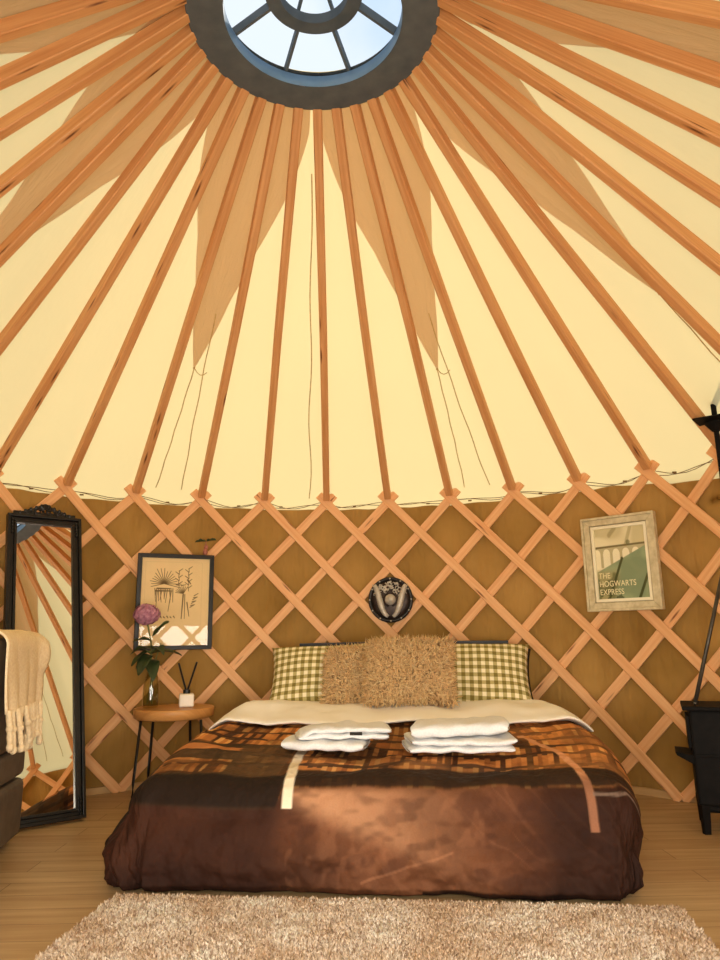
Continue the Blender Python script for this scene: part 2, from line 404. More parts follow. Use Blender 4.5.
# ================================================================== CROWN (skylight ring)
cw = empty('skylight', (CX, CY, ZC), 'dark grey wooden skylight wheel with clear dome at the top of the roof', 'skylight')
cw_ring = MB(); RI = .725*RC
cw_ring.lathe([(RI, 0), (RC + .012, 0), (RC + .012, .095), (RI + .02, .095)], (CX, CY, ZC), 96, caps=False)
cw_ring.build('ring', m_ring, cw, smooth=False, bev=.006)
inn = MB(); inn.lathe([(RI - .001, .0), (RI - .001, .056), (RI+.02, .056)], (CX, CY, ZC), 96, caps=False)
m_blue = simple('blue_grey_paint', srgb(110, 140, 160), srgb(128, 156, 176), .5, scale=10)
inn.build('inner_rim', m_blue, cw, smooth=True)
ZHUB = 3.371
hub = MB(); hub.lathe([(.138, 0), (.197, 0), (.197, .05), (.138, .05), (.138, 0)], (CX, CY, ZHUB), 64, caps=False); hub.build('hub', m_ring, cw, bev=.004)
APEX = 3.53
def dome(r): return ZC + .055 + (APEX - ZC - .055)*(1 - (r/(RI+.04))**2)
for k in range(8):
    a = math.radians(22.5 + 45*k)
    s = MB(); s.sweep([cyl(RI + .02 - (RI - .16)*q, a, dome(RI+.02) + (ZHUB + .028 - dome(RI+.02))*q) for q in (0, .5, 1)], [(-.006,-.020),(.006,-.020),(.006,.020),(-.006,.020)], (0, 0, 1))
    s.sweep([cyl(.2*(1-q) + .003, a, dome(.2) + (APEX - dome(.2))*q*(2-q)) for q in (0, .3, .6, 1)], [(-.006,-.010),(.006,-.010),(.006,.010),(-.006,.010)], (0, 0, 1))
    s.build('spoke', m_ring, cw)
dm = MB(); dm.lathe([((RI + .04)*q, dome((RI + .04)*q) + .03) for q in (1, .9, .8, .65, .5, .35, .2, .08, 0.0)], (CX, CY, 0), 64, caps=False); dm.build('dome_pane', m_pane, cw, smooth=True)

# ================================================================== LATTICE
lat = empty('pine_lattice', (CX, CY, 0), 'crossed pine lattice of bolted slats running around the khaki canvas wall', 'lattice')
DZ = ZH / 4.03
SW, ST = .056, .013
CUT = 0
def slat(k, s):
    """s=+1 goes down to the right (front layer), -1 down to the left (rear layer)"""
    a0 = PH + 2*PI*k/NR; zt = ZH - .012
    q0, q1 = -.125, (zt - .004)/DZ
    r = RW - .004 - (ST*.55 if s > 0 else -ST*.55)
    n = 26; run = []
    for i in range(n+1):
        q = q0 + (q1 - q0)*i/n; a = a0 + s*2*PI/NR*q
        if adiff(a, DOOR) < DOORW + .03:
            if len(run) > 2: emit(run, k, s)
            run = []; continue
        run.append((cyl(r, a, zt - DZ*q), a))
    if len(run) > 2: emit(run, k, s)
def emit(run, k, s):
    b = MB(); hw, ht = SW/2, ST/2; c = .010
    sec = [(-hw, -ht), (hw, -ht), (hw, ht), (-hw, ht)]
    b.sweep([p for p, _ in run], sec, lambda i: (math.sin(run[i][1]), math.cos(run[i][1]), 0), u0=k*1.73 + s*.4)
    b.build('slat', m_slat, lat, bev=.003, bevseg=1)
for k in range(NR):
    for s in (-1, 1): slat(k, s)
# bolts at the crossings of the visible half are one part each row? keep the heads' lashings
cd = MB()
for kk in range(-9, 10):
    a0 = PH + 2*PI*kk/NR; st = 2*PI/NR
    for off, amp in ((0.0, .030), (.018, .012)):
        cd.tube([cyl(RW + .018, a0 + st*q, ZH - .008 - off - amp*math.sin(PI*q) - .012*math.sin(2*PI*q + kk + off*60)) for q in np.linspace(0, 1, 9)], .0022, 5)
    cd.box(cyl(RW + .018, a0 + st*(.45 + .2*math.sin(kk*2)), ZH - .036), (.022, .008, .008))
co = cd.build('lashing_cord', m_cord, origin=cyl(RW, 0, ZH))
tag(co, 'dark knotted cord strung between the lattice tips along the wall top', 'cord')

# ================================================================== BED
TH = math.radians(6.8); BX = Vector((math.cos(TH), -math.sin(TH), 0)); BY = Vector((math.sin(TH), math.cos(TH), 0)); BO = Vector((.045, 2.605, 0))
def bed(x, y, z): return BO + BX*x + BY*y + Vector((0, 0, z))
BR = basis(BX, BY, (0, 0, 1))
be = empty('bed', BO, 'double bed with black headboard standing against the lattice under the shield', 'bed')
b = MB(); b.box(bed(.02, 1.02, .15), (1.42, 1.74, .13), BR); b.build('base', m_black, be, bev=.01)
b = MB(); b.box(bed(.02, 1.02, .275), (1.38, 1.72, .16), BR); b.build('mattress', m_sheet, be, bev=.05, bevseg=4)
for sx in (-1, 1):
    for yy in (.22, 1.82):
        b = MB(); b.box(bed(.02 + sx*.62, yy, .045), (.06, .06, .09), BR); b.build('leg', m_black, be)
b = MB(); b.grid(lambda u, v: bed(.045 + (2*u-1)*.645, 1.935 - .02*v, .12 + .70*v + .006*math.cos((2*u-1)*1.2)), 24, 10)
b.build('headboard', m_black, be, solid=.045, bev=.012)
# duvet -------------------------------------------------------------
DHW, DY0, DY1 = .775, .17, 1.42; DR = .125; DROP = .46; DHR = .805
def dtop(y): return float(np.interp(y, [.0, .17, .5, .9, 1.15, 1.45, 1.7], [.355, .365, .39, .405, .43, .465, .48]))
def duv(sx, sy, lift=0.0, maxdrop=DROP):
    """sheet point (sx across, sy along, sy<DY0 hangs over the foot) -> world"""
    xc = max(-DHW, min(DHR, sx)); yc = max(DY0, sy); ox, oy = sx - xc, sy - yc
    a, c = abs(ox), abs(oy)
    if a > 1e-9 and c > 1e-9:
        d = max(a, c); ang = (PI/4)*(c/a) if a >= c else PI/2 - (PI/4)*(a/c)
        dirx, diry = math.copysign(math.cos(ang), ox), math.copysign(math.sin(ang), oy)
    else:
        d = max(a, c); dirx = math.copysign(1, ox) if a > 0 else 0; diry = math.copysign(1, oy) if c > 0 else 0
    top = dtop(yc)
    puff = .018*mnoise.noise(Vector((sx*3.2, sy*3.2, 4))) + .010*mnoise.noise(Vector((sx*8, sy*8, 9))) + .004*mnoise.noise(Vector((sx*20, sy*20, 2)))
    arc = DR*PI/2
    if d <= 0: out, h = 0, top
    elif d < arc: t = d/DR; out, h = DR*math.sin(t), top - DR*(1-math.cos(t))
    else:
        rem = (d - arc); tot = max(1e-3, DROP - arc); q = rem/tot
        h = (top - DR)*(1 - q) + .012*q
        left = max(0, -dirx); 
        fl = .03*abs(diry) + .055*left - .075*max(0, dirx)
        out = DR + fl*(q**.8) + .018*math.sin(PI*q)
        per = (sx if c >= a else 0) + (sy if a > c else 0)
        fold = mnoise.noise(Vector((sx*4.0 if diry else 1.7*dirx, sy*4.0 if dirx else .5, 2.0 + q*.6)))
        fold2 = mnoise.noise(Vector((sx*9.0, sy*9.0, 7 + q)))
        out += (.034*fold + .022*fold2 + .010*mnoise.noise(Vector((sx*22, sy*22, 3))))*min(1, q*2.0)
        if q > .9: out -= .02*(q - .9)/.1
    p = Vector((xc + dirx*out, yc + diry*out, h))
    bulge = math.sin(PI*max(0, min(1, (yc - .10)/1.35))); p.x += (max(0, xc)/DHR*.075 + min(0, xc)/DHW*.030)*bulge
    p.z += .030*bulge*min(1, abs(xc)/DHW)**4*max(0, 1 - d/DROP)
    if d < arc: p.z += puff*(1 - d/arc)
    p.z += lift*max(0, 1 - d/arc) ; p.x += dirx*lift*min(1, d/arc); p.y += diry*lift*min(1, d/arc)
    return bed(p.x, p.y, max(p.z, .008))
NU, NV = 620, 330
SX0, SX1, SY0, SY1 = -(DHW + DROP), DHR + DROP, DY0 - DROP, DY1
dv = MB(); dv.grid(lambda u, v: duv(SX0 + (SX1-SX0)*u, SY0 + (SY1-SY0)*v), NU, NV, False, lambda u, v: (SX0 + (SX1-SX0)*u, SY0 + (SY1-SY0)*v))
# printed library picture on the duvet, in sheet coordinates
UV = np.array(dv.uv); X, Y = UV[:, 0], UV[:, 1]
lin = lambda *c: np.array(srgb(*c)[:3])
def vn(x, y, s, seed):      # cheap value noise
    r = np.random.default_rng(seed); T = r.random((64, 64)); xx, yy = x*s, y*s
    xi, yi = np.floor(xx).astype(int), np.floor(yy).astype(int); fx, fy = xx - xi, yy - yi; fx, fy = fx*fx*(3-2*fx), fy*fy*(3-2*fy)
    g_ = lambda i, j: T[i % 64, j % 64]
    return (g_(xi, yi)*(1-fx) + g_(xi+1, yi)*fx)*(1-fy) + (g_(xi, yi+1)*(1-fx) + g_(xi+1, yi+1)*fx)*fy
def sstep(e0, e1, x): t = np.clip((x-e0)/(e1-e0), 0, 1); return t*t*(3-2*t)
def mixa(a, b_, f): return a*(1-f[:, None]) + b_*f[:, None]
# bookshelves
yb = Y + .03*X + .03*(vn(X, Y, 2, 5) - .5); ROWH = .15
row = np.floor(yb/ROWH); ry = yb/ROWH - row
bw = np.floor((X + row*.173)*52); rb = np.random.default_rng(3).random((4096,)); book = rb[((bw*131 + row*977) % 4096).astype(int)]
bh = .76 + .2*rb[((bw*37 + row*41 + 9) % 4096).astype(int)]
cb = mixa(np.tile(lin(120, 66, 32), (len(X), 1)), lin(236, 158, 86), book)
cb = mixa(cb, lin(232, 176, 106), (book > .84)*.8)
cb = mixa(cb, lin(70, 42, 24), ((book < .12)*.9))
cb = mixa(cb, lin(58, 36, 22), ((ry > bh) | (ry < .16)).astype(float)*.92)
vx = np.abs(((X + .03) / .30) % 1 - .5); cb = mixa(cb, lin(78, 50, 28), (vx > .46)*.95)
patch = sstep(.50, .64, vn(X + 3, Y, 4.2, 8)); cb = mixa(cb, lin(84, 54, 30), patch*.6)
cb = mixa(cb, lin(232, 158, 92), sstep(.55, .75, vn(X, Y + 2, 5.0, 12))*.22)
shelf = (Y > .17)*(Y < .36)*(X > -.84)*(X < -.56)
lft = sstep(-.50, -.56, X)*(1 - shelf)*(Y < .62)
cb = mixa(cb, lin(66, 50, 32), lft*.92)
cb = mixa(cb, lin(206, 134, 78), ((Y > .47)*(Y < .56)*(X > -.86)*(X < -.50))*.85)
cb = mixa(cb, lin(84, 62, 40), (sstep(-.33, -.35, X)*sstep(-.57, -.55, X))*(Y < .62)*.9)
# front panel
nf = vn(X, Y*2.2, 5, 21)*.6 + vn(X, Y, 14, 22)*.4
cf = mixa(np.tile(lin(46, 25, 17), (len(X), 1)), lin(98, 58, 38), nf)
cen = np.exp(-((X - .14)/.36)**2); cf = mixa(cf, lin(130, 84, 56), cen*.75*(.55 + .45*nf))
wed = sstep(-.305, -.29, X)*sstep(.015, -.03, Y - .085)*sstep(-.02, .07, Y - (.015 - (X + .30)*.42))*sstep(.42, -.18, X)
cf = mixa(cf, lin(196, 144, 106), wed*(.55 + .4*nf))
st_ = np.abs(vn(X*1.0 + Y*.8, Y*.2, 22, 31) - .5); cf = mixa(cf, lin(156, 104, 74), sstep(.05, .0, st_)*.16*sstep(-.2, .1, X))
d1, _ = (lambda ax, ay, bx, by: ((np.hypot(X-ax-np.clip(((X-ax)*(bx-ax)+(Y-ay)*(by-ay))/((bx-ax)**2+(by-ay)**2),0,1)*(bx-ax), Y-ay-np.clip(((X-ax)*(bx-ax)+(Y-ay)*(by-ay))/((bx-ax)**2+(by-ay)**2),0,1)*(by-ay))), 0))(-.02, -.24, .28, -.13)
cf = mixa(cf, lin(176, 122, 88), sstep(.007, .002, d1)*.4)
cf = mixa(cf, lin(46, 25, 18), sstep(-.28, -.36, X)*.6)
cf = mixa(cf, lin(40, 23, 17), sstep(.46, .66, X)*.78)
blot = sstep(.50, .72, vn(X*1.0 + Y*.5, (Y - X*.3)*2.4, 8, 91)*.6 + vn(X, Y*2, 27, 94)*.4); cf = mixa(cf, lin(60, 34, 24), blot*.42)
blot = sstep(.52, .74, vn((X*.9 - Y*.6)*2.2, Y + X*.2, 12, 92)*.6 + vn(X*2, Y, 30, 95)*.4); cf = mixa(cf, lin(160, 108, 76), blot*.20*sstep(.50, .30, X)*(X > -.28))
cf = mixa(cf, lin(32, 18, 14), sstep(-.14, -.26, Y + .07*(vn(X, Y*0, 6, 77)-.5))*.5*(1-.7*cen))
# dark shelf edge between
lf_ = sstep(-.30, -.33, X)
edge_lo, edge_hi = .085 - .075*lf_ + .012*(vn(X, X*0, 4, 43)-.5), .225 - .09*lf_ + .02*vn(X, X*0, 6, 41)
isf = sstep(.010, -.010, Y - edge_lo); col = mixa(cb, cf, isf)
band = sstep(-.01, .012, Y - edge_lo)*sstep(.015, -.010, Y - edge_hi); col = mixa(col, lin(46, 31, 21), band*.97)
col = mixa(col, lin(34, 24, 18), band*lf_*.75)
# pale window edge strip on the left, grey rail on the right
sxl = -.315 + .03*sstep(.5, .0, Y) - .05*sstep(.3, .6, Y)*0; stl = sstep(.021, .015, np.abs(X - sxl))*(Y < .56)*(Y > .01); col = mixa(col, lin(240, 224, 196), stl)
sxr = .56 + .19*sstep(.95, .05, Y); stl = sstep(.017, .011, np.abs(X - sxr))*(Y < .86)*(Y > -.06); col = mixa(col, lin(158, 108, 80), stl*.85); col = mixa(col, lin(222, 158, 112), stl*sstep(.10, .2, Y)*.9)
col = mixa(col, lin(128, 106, 92), sstep(.008, .004, np.abs(Y - .06 + .05*(X - .8)))*(X > .76)*(X < 1.0)*.8)
col = mixa(col, lin(26, 16, 13), sstep(-.255, -.27, Y + .01*vn(X, X*0, 20, 9))*(X > .18)*(X < .66)*.85)
dv.cols = col
do = dv.build('duvet', m_duvet, origin=BO, smooth=True, solid=.012)
do.modifiers['solid'].offset = -1
tag(do, 'brown and orange duvet printed with library bookshelves covering the bed', 'duvet')
# turned-down cream edge lying across the duvet top
fo = MB()
def foldp(u, v):
    sx = -(DHW + .19) + (DHW + DHR + .19 + .10)*u; q = v*2*PI
    ymid, hy = 1.30 + .02*math.sin(sx*5) , .27 + .02*mnoise.noise(Vector((sx*2, 1, 1)))
    yy = ymid + hy*math.cos(q)
    lift = .026 + .024*math.sin(q) + .010*mnoise.noise(Vector((sx*4, yy*4, 5)))
    return duv(sx, yy, max(.004, lift))
fo.grid(foldp, 140, 36, False, lambda u, v: (u, v)); f_ = fo.build('turned_down_edge', m_sheet, do, smooth=True); f_['label'] = 'cream inner side of the duvet folded back in a broad band'

# pillows ------------------------------------------------------------
def pillow_fn(c, ax, up, w, h, T, pinch=.07, seed=0, sag=0.0):
    ax, up = Vector(ax).normalized(), Vector(up).normalized(); nn = ax.cross(up).normalized(); up = nn.cross(ax); c = Vector(c)
    def fn(u, v, side):
        U, V_ = 2*u-1, 2*v-1
        x = U*w/2*(1 - pinch*(1-V_*V_)*1.0*abs(U)**3 ); y = V_*h/2*(1 - pinch*(1-U*U)*abs(V_)**3)
        th = T/2*max(0, (1-U**4)*(1-V_**4))**.55
        th *= 1 + .16*mnoise.noise(Vector((U*2.0+seed, V_*2.0, seed*3)))
        y -= sag*(1-U*U)*(V_ > 0)*V_
        return c + ax*x + up*y + nn*th*side
    return fn, nn
def pillow(name, mat_, c, ax, up, w, h, T, label, cat='pillow', group=None, **kw):
    fn, nn = pillow_fn(c, ax, up, w, h, T, **kw); b = MB(); n = 36
    b.grid(lambda u, v: fn(u, v, 1), n, n, False, lambda u, v: (u*w, v*h))
    b.grid(lambda u, v: fn(1-u, v, -1), n, n, False, lambda u, v: (u*w, v*h))
    o = b.build(name, mat_, origin=Vector(c), smooth=True)
    bm = bmesh.new(); bm.from_mesh(o.data); bmesh.ops.remove_doubles(bm, verts=bm.verts, dist=1e-4); bm.to_mesh(o.data); bm.free()
    return tag(o, label, cat, group)
up1 = BY*.50 + Vector((0, 0, .86))
pillow('pillow', m_darkfab, bed(-.36, 1.835, .60), BX, BY*.34 + Vector((0, 0, .94)), .78, .37, .085, 'dark grey pillow leaning on the headboard behind the left gingham pillow', group='dark pillows behind the gingham ones')
pillow('pillow', m_darkfab, bed(.43, 1.835, .60), BX, BY*.34 + Vector((0, 0, .94)), .78, .37, .085, 'dark grey pillow leaning on the headboard behind the right gingham pillow', group='dark pillows behind the gingham ones', seed=2)
pillow('gingham_pillow', m_ging, bed(-.365, 1.665, .635), BX*1 + Vector((0, 0, .03)), up1, .74, .41, .17, 'green and cream gingham pillow on the left side of the bed', group='gingham pillows', seed=1)
pillow('gingham_pillow', m_ging, bed(.42, 1.665, .635), BX*1 + Vector((0, 0, -.03)), up1, .74, .41, .17, 'green and cream gingham pillow on the right side of the bed', group='gingham pillows', seed=4)

def fur_cushion(c, ax, up, w, h, T, n, label, seed, length=.055):
    fn, nn = pillow_fn(c, ax, up, w, h, T, pinch=.04, seed=seed)
    r = np.random.default_rng(seed); b = MB()
    b.grid(lambda u, v: fn(u, v, 1), 24, 24); b.grid(lambda u, v: fn(1-u, v, -1), 24, 24)
    ncore = len(b.v); cols = [np.tile(lin(176, 126, 76), (ncore, 1))]
    ax_, up_ = Vector(ax).normalized(), Vector(up).normalized()
    for k in range(n):
        side = 1 if r.random() < .8 else -1
        u, v = r.random(), r.random()
        p = fn(u if side > 0 else 1-u, v, side)
        e = 1e-2; uu = u if side > 0 else 1-u
        p1, p2 = fn(min(1, uu+e), v, side), fn(uu, min(1, v+e), side); p3, p4 = fn(max(0, uu-e), v, side), fn(uu, max(0, v-e), side)
        nrm = (p1-p3).cross(p2-p4)
        nrm = nrm.normalized() if nrm.length > 1e-9 else nn*side
        if nrm.dot(nn)*side < 0: nrm = -nrm
        edge = Vector(ax_*(2*uu-1)**3 + up_*(2*v-1)**3)*.6
        L_ = length*r.uniform(.6, 1.2)
        d = (nrm*side*0 + nrm + edge + Vector(r.normal(0, .6, 3))).normalized(); d2 = (d + Vector((0, 0, -.5)) + Vector(r.normal(0, .9, 3))).normalized()
        sd = d.cross(Vector(r.normal(0, 1, 3))).normalized()*r.uniform(.0022, .0040)
        m_ = p + d*L_*.5; t_ = m_ + d2*L_*.55; w2 = d.cross(sd)*.8
        b0 = len(b.v); vs = [p+sd, p-sd, p+w2, m_+sd, m_-sd, m_+w2, t_]
        b.v += [tuple(x) for x in vs]; b.uv += [(0, 0)]*7
        b.f += [(b0, b0+1, b0+4, b0+3), (b0+1, b0+2, b0+5, b0+4), (b0+2, b0, b0+3, b0+5), (b0+3, b0+4, b0+6), (b0+4, b0+5, b0+6), (b0+5, b0+3, b0+6)]
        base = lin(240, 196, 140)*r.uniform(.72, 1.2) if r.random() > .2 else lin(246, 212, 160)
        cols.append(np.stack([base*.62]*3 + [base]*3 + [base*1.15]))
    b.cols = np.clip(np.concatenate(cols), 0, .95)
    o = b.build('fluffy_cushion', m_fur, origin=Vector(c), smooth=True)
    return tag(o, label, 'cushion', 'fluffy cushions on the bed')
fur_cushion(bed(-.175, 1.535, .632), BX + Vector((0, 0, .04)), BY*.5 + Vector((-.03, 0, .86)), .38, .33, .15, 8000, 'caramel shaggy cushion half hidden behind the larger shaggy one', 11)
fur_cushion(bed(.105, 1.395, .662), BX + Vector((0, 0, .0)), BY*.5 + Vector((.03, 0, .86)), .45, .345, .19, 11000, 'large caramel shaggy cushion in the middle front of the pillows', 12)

# towels ---------------------------------------------------------------
def towel(name, c, ang, w, d, th, label, seed, tagm=False, skew=0.0, drop=0.0, leaves=2):
    """a towel folded in half towards the viewer: two soft leaves joined by a rounded fold at the near long side"""
    ca, sa = math.cos(ang), math.sin(ang); A = Vector((ca, sa, 0)); B_ = Vector((-sa, ca, 0)); c = Vector(c); b = MB()
    def leafp(u, v, z0, tk, sh):
        U = 2*u-1; q = 2*PI*v
        cy, cz = math.cos(q), math.sin(q)
        ex = math.copysign(abs(cy)**.45, cy)*d/2; ez = math.copysign(abs(cz)**.7, cz)*tk/2
        end = (1 - abs(U)**10)**.5
        n1 = mnoise.noise(Vector((U*1.2 + seed, ex*4, 1))); n2 = mnoise.noise(Vector((U*3.5 + seed, ex*9, 5 + sh)))
        x = U*w/2*(1 - .05*abs(ex/d*2)**4) + skew*ex + n1*.012 + sh*.010
        y = ex*(1 + .06*n1) + .020*mnoise.noise(Vector((U*1.5, seed, 3)))
        lf = max(0, -U - .25)
        z = z0 + ez*(.35 + .65*end) + n2*.009 + .016*n1*(z0/th) - drop*lf*lf*(z0/th)
        return c + A*x + B_*y + Vector((0, 0, max(.001, z)))
    tk_ = th*1.04/leaves
    for z0, sh in [(th*(k+.5)/leaves, k) for k in range(leaves)]:
        b.grid(lambda u, v: leafp(u, v, z0, tk_, sh), 36, 30)
        for uu in (0, 1):
            b.add([leafp(uu, k/30, z0, tk_, sh) for k in range(30)], [tuple(range(30)) if uu else tuple(range(29, -1, -1))])
    o = b.build(name, m_white, origin=c, smooth=True)
    bm = bmesh.new(); bm.from_mesh(o.data); bmesh.ops.remove_doubles(bm, verts=bm.verts, dist=1e-4); bm.to_mesh(o.data); bm.free()
    tag(o, label, 'towel', 'folded white towels on the duvet')
    if tagm:
        t_ = MB(); t_.box(c + A*(w*.20) - B_*(d/2 + .004) + Vector((0, 0, th*.50)), (.05, .008, .012), basis(A, B_, (0, 0, 1))); tl = t_.build('care_tag', m_darkfab, o); tl['label'] = 'small dark care label on the fold'
    return o
TLB = bed(-.185, .53, 0); TRB = bed(.33, .50, 0)
zt = lambda y: dtop(y) + .016
towel('towel', (TLB.x - .035, TLB.y + .01, zt(.53)), math.radians(-16), .37, .25, .040, 'white towel underneath in the left folded pair on the duvet', 1, skew=-.15, leaves=1)
towel('towel', (TLB.x + .03, TLB.y + .01, zt(.53) + .042), math.radians(-8), .39, .22, .052, 'white towel with a dark care tag, upper one of the left pair', 2, True, skew=-.25, drop=.06)
towel('towel', (TRB.x - .005, TRB.y, zt(.50)), math.radians(-3), .43, .27, .056, 'white towel underneath in the right folded pair on the duvet', 3, skew=-.1)
towel('towel', (TRB.x + .012, TRB.y + .015, zt(.50) + .058), math.radians(9), .41, .25, .052, 'plain white towel, upper one of the right pair on the duvet', 4.4, skew=.3, leaves=1)

# ================================================================== RUG
RA = BX.copy(); RB_ = BY.copy(); RO = Vector((.105, 2.53, 0)) ; RWD, RLN = 1.82, 1.25
rug = empty('shaggy_rug', RO, 'beige and cream shaggy rug on the floor at the foot of the bed', 'rug')
b = MB(); b.box(RO - RB_*RLN/2 + Vector((0, 0, .008)), (RWD, RLN, .014), basis(RA, RB_, (0, 0, 1))); b.build('backing', m_sheet, rug)
r = np.random.default_rng(5); nt = 62000
px_ = (r.random(nt) - .5)*RWD; py_ = -RLN*np.concatenate([r.random(48000)*.46, .46 + .54*r.random(nt-48000)])
h_ = .016 + .010*r.random(nt); ang = r.random(nt)*2*PI; ln = .003 + .009*r.random(nt)
mott = vn(px_ + 5, py_, 7, 61)*.55 + vn(px_ + 5, py_, 19, 62)*.45
cA, cB, cC = lin(240, 226, 210), lin(212, 186, 160), lin(148, 118, 96)
colr = cA*(1-np.clip(mott*1.9-.45, 0, 1))[:, None] + cB*np.clip(mott*1.9-.45, 0, 1)[:, None]
dk = r.random(nt) < .22; colr[dk] = colr[dk]*.35 + cC*.65; colr *= (.85 + .3*r.random(nt))[:, None]
base = np.array(RO)[None] + np.outer(px_, np.array(RA)) + np.outer(py_, np.array(RB_))
base[:, 2] = .012
dirx = np.stack([np.cos(ang), np.sin(ang), 0*ang], 1); perp = np.stack([-np.sin(ang), np.cos(ang), 0*ang], 1)
wd = (.0032 + .0018*r.random(nt))[:, None]
mid = base + dirx*(ln*.35)[:, None]; mid[:, 2] += h_*.62
top = base + dirx*ln[:, None]; top[:, 2] += h_
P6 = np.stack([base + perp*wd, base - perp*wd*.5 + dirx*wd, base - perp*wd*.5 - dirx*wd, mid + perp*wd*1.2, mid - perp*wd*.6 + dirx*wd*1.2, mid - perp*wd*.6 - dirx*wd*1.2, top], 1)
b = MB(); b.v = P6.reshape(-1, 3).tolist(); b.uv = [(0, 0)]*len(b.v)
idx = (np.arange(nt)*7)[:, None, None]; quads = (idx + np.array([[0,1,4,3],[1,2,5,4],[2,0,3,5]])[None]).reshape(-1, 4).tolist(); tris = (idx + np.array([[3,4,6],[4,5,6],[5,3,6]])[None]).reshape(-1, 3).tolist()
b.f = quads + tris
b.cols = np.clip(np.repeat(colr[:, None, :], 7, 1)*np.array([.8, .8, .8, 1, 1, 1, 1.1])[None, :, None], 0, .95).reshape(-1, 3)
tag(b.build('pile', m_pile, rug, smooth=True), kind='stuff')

# ================================================================== SIDE TABLE AND WHAT STANDS ON IT
TC = Vector((-1.02, 4.28, 0)); TZ = .478
tb = empty('side_table', TC, 'small round wooden side table with black rod legs left of the bed', 'table')
b = MB(); b.lathe([(0, TZ-.055), (.205, TZ-.055), (.222, TZ-.048), (.227, TZ-.004), (.222, TZ+.002), (.214, TZ), (.0, TZ-.001)], (TC.x, TC.y, 0), 64); b.build('tabletop', m_tabletop, tb, smooth=True)
def uleg(p, q):
    p, q = Vector(p), Vector(q); t0, t1 = p.lerp(TC, .12), q.lerp(TC, .12); pts = [Vector((t0.x, t0.y, TZ-.055))]
    rr_ = .03
    pts += [p + Vector((0, 0, .10)), p + Vector((0, 0, rr_))]
    d = (q - p).normalized()
    pts += [p + d*rr_*(1-math.cos(k)) + Vector((0, 0, .008 + (rr_ - .008)*(1-math.sin(k)))) for k in (.5, 1.0, 1.5)]
    pts += [q - d*rr_*(1-math.cos(k)) + Vector((0, 0, .008 + (rr_ - .008)*(1-math.sin(k)))) for k in (1.5, 1.0, .5)]
    pts += [q + Vector((0, 0, rr_)), q + Vector((0, 0, .10)), Vector((t1.x, t1.y, TZ-.055))]
    b = MB(); b.tube(pts, .008, 8); b.build('leg', m_black, tb, smooth=True)
uleg((-1.190, 4.125, 0), (-1.195, 4.44, 0)); uleg((-.815, 4.13, 0), (-.955, 4.46, 0))
VC = Vector((-1.15, 4.25, TZ + .002))
vs_ = MB(); vs_.lathe([(0, .006), (.040, .004), (.045, .012), (.046, .05), (.044, .12), (.036, .17), (.027, .205), (.026, .235), (.031, .25), (.028, .25), (.023, .235), (.024, .205), (.033, .17), (.041, .12), (.042, .05), (.040, .014), (0, .012)], VC, 32, caps=False)
vo = vs_.build('glass_vase', m_vase, origin=VC, smooth=True); tag(vo, 'clear glass bottle vase on the wooden side table holding a flower', 'vase')
BC = Vector((-1.195, 4.245, 1.005)); fl = empty('hydrangea_stem', VC, 'mauve hydrangea bloom on a leafy stem standing in the glass vase', 'flower')
b = MB(); b.tube([VC + Vector((.008, 0, .02)), VC + Vector((0, 0, .20)), VC + Vector((-.012, -.002, .36)), BC + Vector((.006, .004, -.05)), BC], .0045, 7); b.tube([VC + Vector((-.02, .01, .02)), VC + Vector((.004, .004, .22)), VC + Vector((.045, 0, .36))], .003, 6); b.build('stem', m_stem, fl, smooth=True)
bl = MB(); rj = random.Random(9)
for k in range(120):
    z = 1 - 2*(k+.5)/120; a = k*2.39996; s_ = math.sqrt(1-z*z); n_ = Vector((s_*math.cos(a), s_*math.sin(a), z))
    c = BC + Vector((n_.x*.074, n_.y*.074, n_.z*.058)) * rj.uniform(.88, 1.06); t1 = n_.orthogonal().normalized(); t2 = n_.cross(t1); ph = rj.random()*6
    for q in range(4):
        d = t1*math.cos(ph + q*PI/2) + t2*math.sin(ph + q*PI/2); e = n_.cross(d); l_ = rj.uniform(.014, .019)
        bl.add([c, c + d*l_*.5 + e*l_*.5 + n_*.003, c + d*l_ + n_*.001, c + d*l_*.5 - e*l_*.5 + n_*.003], [(0, 1, 2, 3)])
bl.ball(BC, (.062, .062, .047), 14, 8); bl.build('bloom', m_petal, fl, smooth=False)
def leaf(base, d, l_, w_, droop, parent):
    base, d = Vector(base), Vector(d).normalized(); sd = d.cross(Vector((0, 0, 1))).normalized(); b = MB()
    def fn(u, v):
        s = math.sin(PI*min(1, v*.96 + .02))**.8*w_/2; x = (2*u-1)
        return base + d*l_*v + sd*s*x + Vector((0, 0, -droop*v*v + .012*abs(x)*s/w_*2 + .006*math.sin(v*9)*x))
    b.grid(fn, 6, 12); b.build('leaf', m_leaf, parent, smooth=True, solid=.0012)
for (bz, d, l_, w_, dr_) in [(.37, (-.7, -.4, .35), .12, .055, .05), (.40, (.75, -.3, .75), .15, .045, .02), (.30, (.75, .1, .25), .18, .075, .07), (.31, (-.6, -.5, .1), .12, .08, .09), (.27, (.3, -.8, -.1), .13, .08, .10), (.29, (-.2, -.8, .1), .14, .085, .12), (.30, (.1, -.9, .5), .14, .08, .06), (.33, (-.9, .1, .2), .13, .07, .06), (.33, (.5, -.5, .3), .14, .07, .09), (.26, (-.5, .2, .3), .12, .06, .10)]:
    leaf(VC + Vector((-.006, 0, bz)), d, l_, w_, dr_, fl)
DC = Vector((-.957, 4.30, TZ + .001)); df_ = empty('reed_diffuser', DC, 'white square reed diffuser with two black reeds on the side table', 'diffuser')
b = MB(); b.box(DC + Vector((0, 0, .037)), (.084, .084, .074), Matrix.Rotation(.25, 3, 'Z')); b.build('bottle', m_ceramic, df_, bev=.010, bevseg=3)
